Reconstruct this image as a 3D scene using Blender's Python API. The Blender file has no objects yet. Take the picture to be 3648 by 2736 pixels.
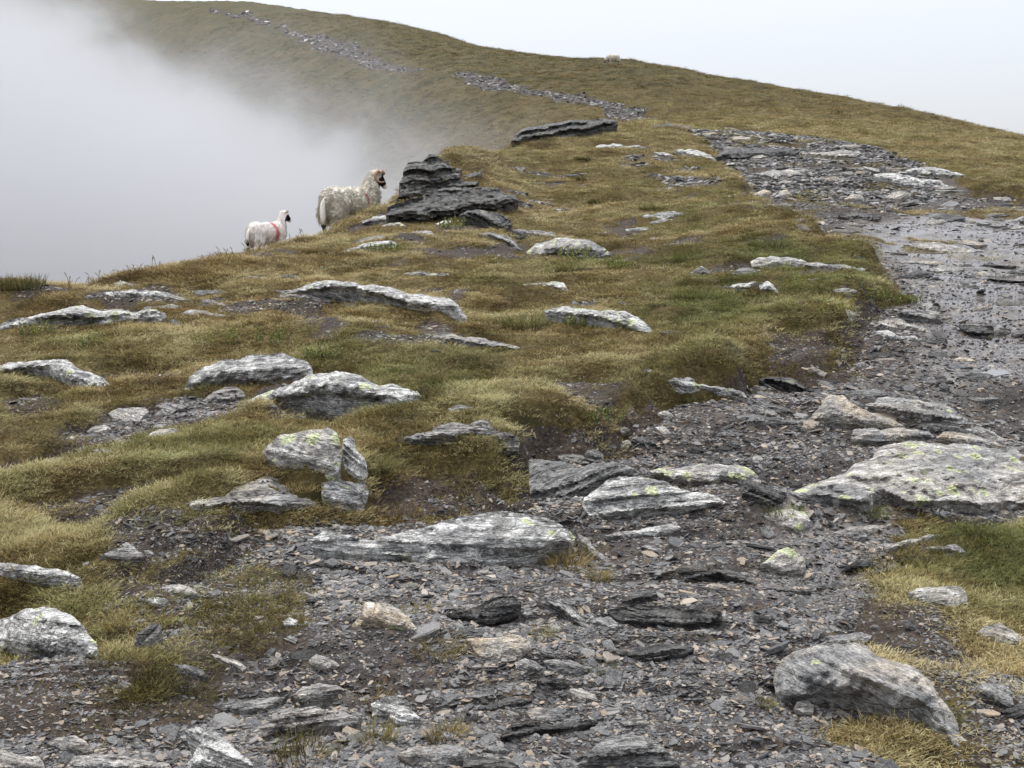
import bpy, bmesh, math, random
import numpy as np
from mathutils import Vector, Matrix
from mathutils.geometry import delaunay_2d_cdt

random.seed(7); rng = np.random.default_rng(7)
SC = bpy.context.scene
COL = SC.collection

# ------------------------------------------------------------------ camera, sky, sun, exposure
W, H, F = 1024.0, 768.0, 1200.0
EYE = 1.6
PITCH = math.atan(184 / F)                      # level line runs through row 200
cd = bpy.data.cameras.new('camera'); cam = bpy.data.objects.new('camera', cd); COL.objects.link(cam)
cam.location = (0, 0, EYE); cam.rotation_euler = (math.pi / 2 - PITCH, 0, 0)
cd.sensor_width = 36; cd.lens = F / W * 36; cd.clip_start = .05; cd.clip_end = 3000
SC.camera = cam

world = bpy.data.worlds.new('World'); SC.world = world; world.use_nodes = True
SUN_EL, SUN_AZ = math.radians(60), math.radians(-32)      # azimuth from +Y towards +X
wn, wl = world.node_tree.nodes, world.node_tree.links
wn.clear()
sky = wn.new('ShaderNodeTexSky'); sky.sky_type = 'NISHITA'; sky.sun_disc = False
sky.sun_elevation = SUN_EL; sky.sun_rotation = SUN_AZ; sky.altitude = 800; sky.dust_density = 4
b1 = wn.new('ShaderNodeBackground'); b1.inputs[1].default_value = .025
b2 = wn.new('ShaderNodeBackground'); b2.inputs[1].default_value = .58            # the even cloud deck
b2.inputs[0].default_value = (.98, 1.0, 1.06, 1)
ad = wn.new('ShaderNodeAddShader'); wo = wn.new('ShaderNodeOutputWorld')
# overcast deck: about three times as bright overhead as at the horizon (CIE overcast sky)
tc = wn.new('ShaderNodeTexCoord'); sx = wn.new('ShaderNodeSeparateXYZ'); wl.new(tc.outputs['Generated'], sx.inputs[0])
mr = wn.new('ShaderNodeMapRange'); mr.inputs[1].default_value = 0; mr.inputs[2].default_value = 1; mr.inputs[3].default_value = .455; mr.inputs[4].default_value = 1.62
wl.new(sx.outputs[2], mr.inputs[0]); wl.new(mr.outputs[0], b2.inputs[1])
wl.new(sky.outputs[0], b1.inputs[0]); wl.new(b1.outputs[0], ad.inputs[0]); wl.new(b2.outputs[0], ad.inputs[1])
wl.new(ad.outputs[0], wo.inputs[0])
sd = bpy.data.lights.new('sun', 'SUN'); sd.energy = 2.5; sd.angle = math.radians(11); sd.color = (1, .96, .9)
sun = bpy.data.objects.new('sun', sd); COL.objects.link(sun); sun.location = (0, 0, 30)
_sdir = Vector((math.sin(SUN_AZ) * math.cos(SUN_EL), math.cos(SUN_AZ) * math.cos(SUN_EL), math.sin(SUN_EL)))
sun.rotation_euler = _sdir.to_track_quat('Z', 'Y').to_euler()
vs = SC.view_settings
vs.view_transform = 'Standard'; vs.look = 'None'; vs.exposure = 0.36; vs.gamma = 1; vs.use_curve_mapping = False
SC.cycles.use_denoising = True
SC.cycles.volume_bounces = 2; SC.cycles.max_bounces = 4; SC.cycles.diffuse_bounces = 2; SC.cycles.glossy_bounces = 2; SC.cycles.adaptive_threshold = .02
SC.cycles.transparent_max_bounces = 8

# ------------------------------------------------------------------ helpers: noise, pixels, materials
def _h(ix, iy, iz, seed):
    n = (ix.astype(np.int64) * 374761393 + iy.astype(np.int64) * 668265263 + iz.astype(np.int64) * 2147483647 + seed * 974711) & 0xffffffff
    n = ((n ^ (n >> 13)) * 1274126177) & 0xffffffff
    n = ((n ^ (n >> 16)) * 2246822519) & 0xffffffff
    n = n ^ (n >> 15)
    return (n & 0xffffff).astype(np.float64) / 0x7fffff - 1.0

def vnoise(p, seed=0):
    p = np.asarray(p, float)
    if p.shape[-1] == 2: p = np.concatenate([p, np.zeros(p.shape[:-1] + (1,))], -1)
    i = np.floor(p); f = p - i; f = f * f * f * (f * (f * 6 - 15) + 10)
    x, y, z = i[..., 0], i[..., 1], i[..., 2]; fx, fy, fz = f[..., 0], f[..., 1], f[..., 2]
    r = 0
    for dx in (0, 1):
        for dy in (0, 1):
            for dz in (0, 1):
                w = (fx if dx else 1 - fx) * (fy if dy else 1 - fy) * (fz if dz else 1 - fz)
                r = r + w * _h(x + dx, y + dy, z + dz, seed)
    return r

def fbm(p, o=4, seed=0, gain=.5):
    p = np.asarray(p, float); r = 0; a = 1; s = 0
    for k in range(o):
        r = r + a * vnoise(p * 2 ** k + 17.3 * k, seed + k); s += a; a *= gain
    return r / s

def sstep(a, b, x):
    t = np.clip((x - a) / (b - a), 0, 1); return t * t * (3 - 2 * t)

SP, CP = math.sin(PITCH), math.cos(PITCH)
def pix2st(u, v):
    """pixel (1024 wide) -> ray slopes s = x/Y, t = (z-EYE)/Y"""
    u = np.asarray(u, float); v = np.asarray(v, float)
    yc = (H / 2 - v) / F; Yf = CP + yc * SP
    return (u - W / 2) / F / Yf, (-SP + yc * CP) / Yf
def st2pix(s, t):
    yc = (t * CP + SP) / (CP - t * SP); Yf = CP + yc * SP
    return s * Yf * F + W / 2, H / 2 - yc * F

# zoomed views of the photograph the outlines were read from: origin x, y and scale, in source pixels
TILES = {'F': (0, 0, 3648 / 2212), '1': (0, 0, 1824 / 2212), '2': (1824, 0, 1824 / 2212), '3': (0, 900, 1216 / 2212),
         '4': (1216, 900, 1216 / 2212), '5': (2432, 900, 1216 / 2212), '6': (0, 1824, 1216 / 2212),
         '7': (1216, 1824, 1216 / 2212), '8': (2432, 1824, 1216 / 2212), '9': (1300, 380, 1000 / 2212)}
def px(tile, pts):
    x0, y0, k = TILES[tile]; q = 1024 / 3648
    return np.array([((x0 + x * k) * q, (y0 + y * k) * q) for x, y in pts])

def inpoly(P, poly):
    x, y = P[:, 0], P[:, 1]; r = np.zeros(len(P), bool); n = len(poly)
    for i in range(n):
        x1, y1 = poly[i]; x2, y2 = poly[(i + 1) % n]
        if y1 == y2: continue
        c = ((y1 > y) != (y2 > y)) & (x < (x2 - x1) * (y - y1) / (y2 - y1) + x1)
        r ^= c
    return r
def distpoly(P, poly):
    d = np.full(len(P), 1e9); n = len(poly)
    for i in range(n):
        a = poly[i]; b = poly[(i + 1) % n]; e = b - a; L = max(e @ e, 1e-12)
        t = np.clip(((P - a) @ e) / L, 0, 1)
        q = a + t[:, None] * e
        d = np.minimum(d, ((P - q) ** 2).sum(1))
    return np.sqrt(d)
def sdpoly(P, poly):                              # negative inside
    d = distpoly(P, poly); return np.where(inpoly(P, poly), -d, d)

class NT:
    def __init__(s, name):
        s.m = bpy.data.materials.new(name); s.m.use_nodes = True; s.n = s.m.node_tree.nodes; s.l = s.m.node_tree.links
        s.n.clear(); s.out = s.n.new('ShaderNodeOutputMaterial')
    def node(s, t, **kw):
        n = s.n.new(t)
        for k, v in kw.items(): setattr(n, k, v)
        return n
    def put(s, sock, v):
        if hasattr(v, 'links') or isinstance(v, bpy.types.NodeSocket): s.l.new(v, sock)
        elif isinstance(v, (tuple, list)) and len(v) == 3 and sock.type == 'RGBA': sock.default_value = (*v, 1)
        else: sock.default_value = v
    def pos(s): return s.node('ShaderNodeNewGeometry').outputs['Position']
    def objc(s): return s.node('ShaderNodeTexCoord').outputs['Object']
    def attr(s, name, typ='GEOMETRY', out='Fac'):
        n = s.node('ShaderNodeAttribute'); n.attribute_name = name; n.attribute_type = typ; return n.outputs[out]
    def mapping(s, v, scale=(1, 1, 1), rot=(0, 0, 0)):
        n = s.node('ShaderNodeMapping'); s.put(n.inputs[0], v); n.inputs['Scale'].default_value = scale; n.inputs['Rotation'].default_value = rot
        return n.outputs[0]
    def noise(s, v, scale, detail=4, rough=.55, dist=0):
        n = s.node('ShaderNodeTexNoise'); s.put(n.inputs['Vector'], v); n.inputs['Scale'].default_value = scale
        n.inputs['Detail'].default_value = detail; n.inputs['Roughness'].default_value = rough; n.inputs['Distortion'].default_value = dist
        return n.outputs['Fac']
    def voro(s, v, scale, feature='F1', out='Distance'):
        n = s.node('ShaderNodeTexVoronoi', feature=feature); s.put(n.inputs['Vector'], v); n.inputs['Scale'].default_value = scale
        return n.outputs[out]
    def math(s, op, a, b=0.0, clamp=False):
        n = s.node('ShaderNodeMath', operation=op, use_clamp=clamp); s.put(n.inputs[0], a); s.put(n.inputs[1], b); return n.outputs[0]
    def step(s, x, a, b):
        n = s.node('ShaderNodeMapRange', interpolation_type='SMOOTHSTEP'); s.put(n.inputs[0], x)
        s.put(n.inputs[1], a); s.put(n.inputs[2], b); return n.outputs[0]
    def mix(s, f, a, b, typ='MIX'):
        n = s.node('ShaderNodeMix', data_type='RGBA', blend_type=typ); s.put(n.inputs[0], f); s.put(n.inputs[6], a); s.put(n.inputs[7], b); return n.outputs[2]
    def ramp(s, f, stops):
        n = s.node('ShaderNodeValToRGB'); e = n.color_ramp.elements; s.put(n.inputs[0], f)
        while len(e) < len(stops): e.new(.5)
        for i, (p, c) in enumerate(stops): e[i].position = p; e[i].color = (*c, 1)
        return n.outputs[0]
    def bump(s, h, strength=.5, dist=.02, normal=None):
        n = s.node('ShaderNodeBump'); s.put(n.inputs['Height'], h); s.put(n.inputs['Strength'], strength); n.inputs['Distance'].default_value = dist
        if normal is not None: s.l.new(normal, n.inputs['Normal'])
        return n.outputs[0]
    def bsdf(s, color, rough=.8, normal=None, spec=.4, sub=None, trans=0):
        n = s.node('ShaderNodeBsdfPrincipled'); s.put(n.inputs['Base Color'], color); s.put(n.inputs['Roughness'], rough)
        s.put(n.inputs['Specular IOR Level'], spec)
        if normal is not None: s.l.new(normal, n.inputs['Normal'])
        sh = n.outputs[0]
        if trans:
            t = s.node('ShaderNodeBsdfTranslucent'); s.put(t.inputs[0], color)
            m = s.node('ShaderNodeMixShader'); m.inputs[0].default_value = trans; s.l.new(sh, m.inputs[1]); s.l.new(t.outputs[0], m.inputs[2]); sh = m.outputs[0]
        s.l.new(sh, s.out.inputs[0]); return s.m

def link(name, me, mat=None, parent=None, loc=None):
    o = bpy.data.objects.new(name, me); COL.objects.link(o)
    if mat is not None and not me.materials: me.materials.append(mat)
    if parent is not None: o.parent = parent
    if loc is not None: o.location = loc
    return o
def tag(o, label=None, cat=None, group=None, kind=None):
    if label: o['label'] = label
    if cat: o['category'] = cat
    if group: o['group'] = group
    if kind: o['kind'] = kind
    return o
def mesh_np(name, V, faces, smooth=False):
    me = bpy.data.meshes.new(name); V = np.asarray(V, np.float32)
    if isinstance(faces, np.ndarray):
        n, k = faces.shape
        me.vertices.add(len(V)); me.vertices.foreach_set('co', V.ravel())
        me.loops.add(n * k); me.loops.foreach_set('vertex_index', faces.astype(np.int32).ravel())
        me.polygons.add(n); me.polygons.foreach_set('loop_start', np.arange(0, n * k, k, dtype=np.int32))
        me.update(calc_edges=True); me.validate()
    else:
        me.from_pydata([tuple(map(float, v)) for v in V], [], faces); me.update()
    if smooth: me.polygons.foreach_set('use_smooth', np.ones(len(me.polygons), bool))
    return me
def fattr(me, name, vals, typ='FLOAT'):
    a = me.attributes.new(name, typ, 'POINT')
    key = {'FLOAT': 'value', 'INT': 'value', 'FLOAT_VECTOR': 'vector'}[typ]
    a.data.foreach_set(key, np.asarray(vals, np.int32 if typ == 'INT' else np.float32).ravel())

# ------------------------------------------------------------------ terrain
# control points: pixel column, pixel row, forward distance in metres; the sheet is a thin-plate spline through them
CTRL = []
RP = [(900, 2.56), (768, 3.2), (700, 3.68), (600, 4.67), (500, 6.0), (400, 7.9), (350, 9.4), (300, 11.8), (250, 15.5), (220, 18.8), (200, 22), (170, 27.5)]
LP = [(900, 2.56), (768, 3.2), (700, 3.7), (600, 4.75), (500, 6.2), (400, 8.6), (350, 10.5), (320, 12)]
CPR = [(900, 2.56), (768, 3.2), (700, 3.68), (600, 4.7), (500, 6.1), (400, 8.1), (350, 9.8), (300, 12.2), (250, 16.2), (220, 20), (190, 25), (165, 29)]
for u in (680, 860, 1040, 1300): CTRL += [(u, v, Y) for v, Y in RP]
for u in (-220, 0, 180): CTRL += [(u, v, Y) for v, Y in LP]
for u in (350, 512): CTRL += [(u, v, Y) for v, Y in CPR if not (u == 350 and v < 250)]
# left edge of the ridge and the drop behind it
CTRL += [(-220, 306, 12.5), (0, 291, 14), (150, 273, 15.5), (240, 261, 17.5), (330, 238, 20.2), (385, 211, 22.5), (430, 168, 26), (460, 154, 29), (515, 147, 33), (570, 137, 38), (615, 124, 44)]
CTRL += [(-220, 450, 17), (-220, 520, 26), (-220, 500, 50), (-220, 300, 120), (0, 420, 18), (0, 500, 26), (0, 480, 50), (150, 370, 20), (150, 440, 29), (240, 340, 22), (240, 400, 32), (240, 330, 60),
         (330, 310, 25), (330, 350, 36), (330, 260, 70), (430, 215, 31), (430, 250, 45), (430, 185, 70), (515, 168, 40), (515, 162, 55), (515, 125, 72), (570, 146, 48), (570, 122, 64), (615, 130, 52), (615, 116, 66)]
# the far hill: path, flanks
CTRL += [(1024, 158, 36), (1024, 147, 50), (1300, 175, 36), (1300, 168, 50), (900, 141, 40), (900, 124, 62), (780, 127, 47), (780, 108, 70), (700, 126, 47), (700, 104, 72), (655, 121, 56), (609, 104, 74),
         (533, 91, 88), (450, 74, 112), (430, 69, 122), (382, 60, 145), (361, 47, 165), (315, 36, 190), (243, 15, 235),
         (450, 57, 138), (450, 44, 168), (393, 46, 160), (512, 68, 118), (560, 74, 108), (480, 52, 150), (450, 130, 85), (450, 100, 97), (380, 100, 118), (380, 150, 95), (300, 62, 165), (300, 130, 125), (300, 230, 100), (200, 60, 210), (200, 200, 125),
         (100, 60, 250), (100, 250, 130), (0, 100, 240), (0, 300, 140), (-220, 120, 260)]
CREST = [(81, 1, 320), (197, 9, 262), (322, 17, 215), (393, 29, 182), (450, 41, 176), (512, 53, 150), (560, 58, 132), (609, 62, 116), (720, 81, 100), (836, 99, 90), (929, 116, 80), (1024, 139, 68), (1300, 190, 56), (-220, -18, 380)]
for u, v, Y in CREST: CTRL += [(u, v, Y), (u, v + 18, Y * 1.55)]
CTRL += [(u, v + 80, Y * 2.6) for u, v, Y in CREST if Y < 190]
_c = np.array(CTRL, float); _s, _t = pix2st(_c[:, 0], _c[:, 1]); _l = np.log(_c[:, 2])
SX = 2.6
_A = np.stack([_s * SX, _l], 1)
def _k(r2): return .5 * r2 * np.log(r2 + 1e-12)
def _fit():
    n = len(_A); K = _k(((_A[:, None] - _A[None]) ** 2).sum(-1)) + np.eye(n) * 2e-4
    P = np.c_[np.ones(n), _A]; M = np.zeros((n + 3, n + 3)); M[:n, :n] = K; M[:n, n:] = P; M[n:, :n] = P.T
    return np.linalg.solve(M, np.r_[_t, 0, 0, 0])
_w = _fit()
def T0(s, l):
    q = np.stack([np.ravel(s) * SX, np.ravel(l)], 1); r = np.empty(len(q))
    for i in range(0, len(q), 40000):
        b = q[i:i + 40000]
        r[i:i + 40000] = _k(((b[:, None] - _A[None]) ** 2).sum(-1)) @ _w[:-3] + _w[-3] + b @ _w[-2:]
    return r.reshape(np.shape(s))

sA = np.unique(np.r_[np.linspace(-.9, -.47, 30), np.linspace(-.47, .47, 620), np.linspace(.47, .9, 30)])
lA = np.unique(np.r_[np.linspace(math.log(.9), math.log(2.8), 20), np.linspace(math.log(2.8), math.log(45), 690), np.linspace(math.log(45), math.log(130), 120), np.linspace(math.log(130), math.log(560), 50)])
NS, NL = len(sA), len(lA)
sg = np.linspace(-.9, .9, 90); lg = np.linspace(lA[0], lA[-1], 260)
_g = T0(*np.meshgrid(sg, lg, indexing='ij'))
def bil(xs, ys, G, x, y):
    i = np.clip(np.searchsorted(xs, x) - 1, 0, len(xs) - 2); j = np.clip(np.searchsorted(ys, y) - 1, 0, len(ys) - 2)
    a = np.clip((x - xs[i]) / (xs[i + 1] - xs[i]), 0, 1); b = np.clip((y - ys[j]) / (ys[j + 1] - ys[j]), 0, 1)
    return G[i, j] * (1 - a) * (1 - b) + G[i + 1, j] * a * (1 - b) + G[i, j + 1] * (1 - a) * b + G[i + 1, j + 1] * a * b
S, L = np.meshgrid(sA, lA, indexing='ij')
TB = bil(sg, lg, _g, S, L)                       # smooth base
def cast_grid(TT, u, v, y0=0, y1=1e9):
    """first hit of pixel rays on the sheet: forward distance Y"""
    s, t = pix2st(np.atleast_1d(u), np.atleast_1d(v)); out = np.full(len(s), np.nan)
    js = np.nonzero((lA >= math.log(max(y0, .95))) & (lA <= math.log(min(y1, 555))))[0]
    for k in range(len(s)):
        i = int(np.clip(np.searchsorted(sA, s[k]) - 1, 0, NS - 2)); a = np.clip((s[k] - sA[i]) / (sA[i + 1] - sA[i]), 0, 1)
        c = TT[i] * (1 - a) + TT[i + 1] * a
        hit = np.nonzero(c[js] >= t[k])[0]
        if len(hit) == 0: out[k] = math.exp(lA[js[np.argmax(c[js])]]); continue
        j = js[hit[0]]
        if j == 0: out[k] = math.exp(lA[0]); continue
        d = (t[k] - c[j - 1]) / (c[j] - c[j - 1] + 1e-12)
        out[k] = math.exp(lA[j - 1] + np.clip(d, 0, 1) * (lA[j] - lA[j - 1]))
    return s, t, out
YY = np.exp(L); XX = S * YY
PXY = np.stack([XX.ravel(), YY.ravel()], 1)

def plan(tile, pts, y0=0, y1=1e9):
    p = px(tile, pts); s, t, Y = cast_grid(TB, p[:, 0], p[:, 1], y0, y1)
    return np.stack([s * Y, Y], 1)
# bare ground: outlines of the gravel path, the gully and worn patches (bank height beside them in metres)
MAIN = plan('F', [(1480, 278), (1560, 330), (1590, 380), (1630, 440), (1690, 490), (1780, 530), (1850, 560), (1900, 600), (1950, 640), (2000, 665), (1900, 672), (1870, 700), (1850, 760), (1830, 803), (1740, 812), (1640, 832), (1600, 872), (1450, 905),
      (1350, 945), (1290, 982), (1180, 988), (1150, 995), (1142, 1070), (1120, 1100), (1000, 1112), (800, 1128), (680, 1150), (560, 1195), (440, 1235), (330, 1280), (390, 1330), (360, 1390), (430, 1440), (390, 1500), (300, 1545), (60, 1560), (-150, 1580), (-150, 1900), (2050, 1900),
      (1900, 1659), (1760, 1580), (1680, 1500), (1700, 1420), (1800, 1370), (1830, 1320), (1900, 1290), (1830, 1250), (1880, 1200), (1930, 1160), (1890, 1120), (1870, 1090), (2000, 1098), (2212, 1095), (2600, 1095), (2600, 520), (2150, 432), (2080, 402), (1990, 352), (1900, 322), (1750, 292), (1600, 272)], 0, 45)
GULLY = plan('F', [(-150, 1040), (0, 1025), (100, 1003), (230, 972), (190, 930), (235, 890), (330, 872), (420, 852), (520, 872), (540, 890), (440, 930), (330, 960), (250, 985), (130, 1022), (0, 1060), (-150, 1080)], 0, 30)
RIGHT = plan('F', [(1950, 1160), (2050, 1180), (2000, 1230), (2090, 1290), (2150, 1380), (2212, 1420), (2400, 1500), (2400, 1700), (2150, 1659), (2050, 1640), (1990, 1540), (1900, 1460), (1800, 1380), (1830, 1320), (1900, 1290), (1850, 1240)], 0, 30)
LFT = plan('F', [(200, 1180), (330, 1190), (480, 1190), (620, 1190), (560, 1260), (420, 1290), (380, 1340), (300, 1400), (230, 1440), (330, 1500), (300, 1560), (180, 1590), (150, 1480), (230, 1400), (240, 1330), (180, 1260)], 0, 30)
MIDP = plan('F', [(640, 680), (720, 690), (800, 720), (860, 730), (900, 745), (850, 770), (760, 760), (700, 730)], 0, 40)
P6 = plan('F', [(1380, 370), (1460, 385), (1560, 400), (1560, 420), (1450, 415)], 0, 45)
FAR1 = plan('1', [(890, 42), (960, 46), (1050, 60), (1120, 82), (1200, 102), (1290, 128), (1360, 156), (1450, 178), (1560, 203), (1620, 238), (1650, 268), (1750, 288), (1860, 297), (1800, 306), (1700, 304), (1620, 296), (1540, 266), (1470, 244), (1400, 218), (1330, 194), (1270, 164), (1180, 128), (1100, 98), (1000, 68), (900, 50)], 60)
FAR2 = plan('1', [(1945, 316), (2040, 318), (2140, 343), (2212, 358), (2302, 393), (2412, 408), (2532, 423), (2632, 448), (2692, 468), (2772, 478), (2812, 508), (2812, 532), (2742, 527), (2642, 502), (2542, 462), (2412, 437), (2312, 427), (2232, 402), (2120, 387), (2020, 362)], 50)

near = (YY.ravel() < 60)
Pn = PXY[near]; n1 = fbm(Pn * 1.6, 4, 3); n2 = fbm(Pn * 6, 3, 9)
def sdn(poly, jit=.24): return sdpoly(Pn, poly) + n1 * jit + n2 * .09
dM, dG, dR, dL_, dP, d6 = [sdn(p) for p in (MAIN, GULLY, RIGHT, LFT, MIDP, P6)]
bare = np.zeros(len(PXY)); raise_ = np.zeros(len(PXY))
full = sstep(.05, -.05, np.minimum(dM, dG * 1.0))
part = np.maximum.reduce([sstep(.25, -.2, dR) * .62, sstep(.3, -.2, dL_) * .66, sstep(.3, -.2, dP) * .6, sstep(.3, -.2, d6) * .7, sstep(.35, 0, dG) * .6])
scrap = sstep(.24, .50, fbm(Pn * 1.3 + 40, 4, 21)) * .68                                # worn scraps in the turf
patch = sstep(.12, .42, fbm(Pn * 1.9 + 70, 4, 27)) * sstep(9, 6, Pn[:, 1]) * sstep(.36, .1, np.abs(Pn[:, 0] / Pn[:, 1] + .14))   # thin grass on the foreground gravel
patch2 = sstep(.05, .35, fbm(Pn * np.array([.9, .6]) + 30, 4, 28)) * sstep(11, 16, Pn[:, 1])                     # turf between the rubble higher up
peat = sstep(-.06, .02, dM) * sstep(.30, .12, dM) * sstep(-.25, .25, n1 + .5 * n2 + .1) * sstep(30, 20, Pn[:, 1]) * .64      # raw peat on the bank faces
bare[near] = np.maximum.reduce([full * (1 - .44 * patch) * (1 - .50 * patch2), part, scrap * (Pn[:, 1] < 30), peat])
bh = .30 * sstep(4.2, 6.0, Pn[:, 1]) * (1 - sstep(.26, .34, Pn[:, 0] / Pn[:, 1]) * sstep(11, 8, Pn[:, 1])) * sstep(30, 20, Pn[:, 1]) + .05
rM = bh * sstep(-.02, .34, dM) * (.75 + .5 * n1) * (.12 + .88 * np.exp(-(np.maximum(dM, 0) / 1.5) ** 1.5)); rG = .10 * sstep(0, .3, dG)
_wg = sstep(1.1, .3, dG)
raise_[near] = rM * (1 - _wg) + np.minimum(rM, rG) * _wg
# peat hollows below rocks and bank faces
HOL = [([(600, 885), (700, 855), (800, 872), (900, 905), (935, 935), (860, 950), (740, 935), (640, 915)], .13), ([(835, 692), (920, 672), (990, 682), (1018, 718), (940, 726), (860, 714)], .14),
       ([(1180, 850), (1260, 810), (1330, 830), (1370, 880), (1340, 950), (1250, 960), (1190, 920)], .10), ([(1370, 775), (1440, 762), (1500, 790), (1480, 812), (1400, 805)], .10), ([(30, 1120), (140, 1090), (300, 1085), (420, 1110), (380, 1150), (200, 1165), (60, 1160)], .09),
       ([(150, 800), (260, 770), (400, 775), (420, 810), (300, 825), (190, 825)], .10), ([(0, 850), (90, 830), (170, 860), (150, 900), (60, 910), (0, 900)], .08), ([(780, 1075), (900, 1050), (1040, 1050), (1130, 1075), (1100, 1110), (960, 1110), (820, 1110)], .10),
       ([(610, 655), (720, 650), (770, 680), (720, 700), (640, 690)], .09), ([(1640, 745), (1760, 735), (1840, 760), (1820, 800), (1720, 805), (1650, 780)], .12), ([(1090, 505), (1140, 515), (1150, 545), (1110, 540)], .12), ([(1560, 412), (1640, 425), (1660, 450), (1590, 440)], .15), ([(180, 650), (260, 640), (330, 660), (270, 672)], .08)]
for hp, dep in HOL:
    m_ = sstep(.10, -.14, sdpoly(Pn, plan('F', hp, 0, 40)) + n1 * .16 + n2 * .05)
    raise_[near] -= dep * m_; bare[near] = np.maximum(bare[near], m_ * (.60 + .1 * n2))
PUD = [plan('5', q, 0, 40) for q in ([(1800, 325), (1940, 296), (2100, 282), (2212, 272), (2340, 270), (2340, 372), (2212, 378), (2060, 388), (1960, 352)], [(1930, 185), (2080, 150), (2212, 125), (2340, 120), (2340, 210), (2200, 222)], [(1940, 806), (2010, 755), (2100, 768), (2130, 800), (2020, 832)], [(1320, 15), (1420, -4), (1560, 0), (1700, 8), (1560, 30), (1420, 34)], [(1780, 225), (1900, 210), (2000, 220), (1940, 245), (1820, 250)])]
zb = EYE + TB.ravel() * YY.ravel(); PLEV = []; calm = np.ones(len(PXY))
for pp in PUD:
    sd_ = sdpoly(Pn, pp); ins = sd_ < 0; lev = float(np.median(zb[near][ins])) if ins.any() else 0.0; PLEV.append(lev)
    m_ = sstep(.55, .1, sd_); idx_ = np.nonzero(near)[0]; raise_[idx_] = raise_[idx_] * (1 - m_) + (lev + .030 * sstep(-.08, .10, sd_) - zb[idx_]) * m_; calm[idx_] = np.minimum(calm[idx_], 1 - .90 * m_)
dfar = np.minimum(sdpoly(PXY, FAR1) / np.maximum(YY.ravel() / 90, .6), sdpoly(PXY, FAR2)) + fbm(PXY * .5, 4, 5) * .9
fm = sstep(.5, -.5, dfar) * (YY.ravel() > 48)
bare = np.maximum(bare, fm)
gm = 1 - np.clip(bare, 0, 1)
# relief
Yf_ = YY.ravel()
rel = np.zeros(len(PXY))
for wl_, amp, g_, r_ in ((9, .16, 1, 1), (3.2, .07, 1, .5), (1.1, .078, 1, .55), (.45, .048, 1, .6), (.17, .011, 1, .8), (.07, .005, 1, 1)):
    fade = sstep(wl_ * 130, wl_ * 45, Yf_)
    m = fade > 0
    nn = np.zeros(len(PXY)); nn[m] = vnoise(PXY[m] / wl_ + 3.7 * wl_, int(wl_ * 100))
    if wl_ > 5: fade = fade * sstep(12, 40, Yf_)
    rel += nn * amp * fade * (gm * g_ + (1 - gm) * r_)
tus = np.maximum(0, fbm(PXY / 1.7 + 9, 3, 31)) * .35 * sstep(35, 70, Yf_)                # tussocks on the hill
# slate ledges stepping through the path
led = fbm(np.stack([PXY[:, 0] * .8 + PXY[:, 1] * .3, PXY[:, 1] * 2.2], 1), 3, 77) * 4
led = (np.floor(led) + sstep(.75, 1, led - np.floor(led))) * .022 * sstep(25, 12, Yf_) * (1 - gm)
ZT = EYE + TB.ravel() * Yf_ + raise_ + rel * calm + tus + led * calm - .03 * gm * sstep(60, 30, Yf_)
TT = ((ZT - EYE) / Yf_).reshape(NS, NL)
def ground(x, y):
    x = np.asarray(x, float); y = np.maximum(np.asarray(y, float), .95)
    return EYE + y * bil(sA, lA, TT, x / y, np.log(y))
BARE = bare.reshape(NS, NL)
def bare_at(s, l): return bil(sA, lA, BARE, s, l)
def cast(u, v, y0=0, y1=1e9): return cast_grid(TT, u, v, y0, y1)

# --- ground material
g = NT('turf_and_gravel'); p = g.pos(); ba = g.attr('bare')
nfine = g.noise(p, 38, 5, .65); nmid = g.noise(p, 5.5, 5, .6); nbig = g.noise(p, .55, 5, .62); nsp = g.noise(p, 120, 3, .6)
turf = g.ramp(g.math('ADD', g.math('MULTIPLY', nmid, .5), g.math('MULTIPLY', nbig, .5)), [(.28, (.020, .015, .008)), (.42, (.045, .034, .015)), (.52, (.075, .058, .024)), (.62, (.115, .085, .036)), (.78, (.165, .120, .050))])
turf = g.mix(g.step(nfine, .42, .72), turf, g.mix(.6, turf, (.20, .16, .075)))
turf = g.mix(g.step(g.noise(p, 1.7, 4, .6), .60, .75), turf, (.040, .036, .017))
hth = g.attr('heath'); turf = g.mix(g.math('MULTIPLY', hth, g.step(g.noise(p, .22, 6, .7), .30, .62)), turf, g.ramp(g.noise(p, .9, 6, .7), [(.3, (.022, .022, .011)), (.5, (.048, .045, .020)), (.7, (.095, .080, .036))]))
soil = g.ramp(nfine, [(.25, (.018, .014, .011)), (.5, (.058, .044, .034)), (.75, (.13, .102, .080))])
soil = g.mix(g.step(g.noise(p, 1.3, 3), .40, .62), soil, g.ramp(nsp, [(.3, (.015, .012, .010)), (.52, (.046, .037, .031)), (.72, (.13, .112, .095))]))
vcol = g.voro(p, 26, out='Color'); sepc = g.node('ShaderNodeSeparateColor'); g.put(sepc.inputs[0], vcol)
chips = g.ramp(sepc.outputs[0], [(0, (.03, .032, .037)), (.5, (.085, .088, .096)), (.8, (.15, .145, .14)), (.93, (.22, .17, .11)), (1, (.30, .29, .28))])
soil = g.mix(g.math('MULTIPLY', g.step(ba, .7, .95), .32), soil, chips)
edge = g.math('ADD', ba, g.math('MULTIPLY', g.math('SUBTRACT', g.noise(p, 9, 4, .7), .5), .8))
fm_ = g.step(edge, .42, .58)
col = g.mix(fm_, turf, soil)
vd = g.voro(p, 26)
hgt = g.math('ADD', g.math('MULTIPLY', g.math('SUBTRACT', 1.0, vd), g.math('MULTIPLY', fm_, .5)), g.math('ADD', nfine, g.math('MULTIPLY', nsp, .4)))
wet = g.attr('wet')
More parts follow.
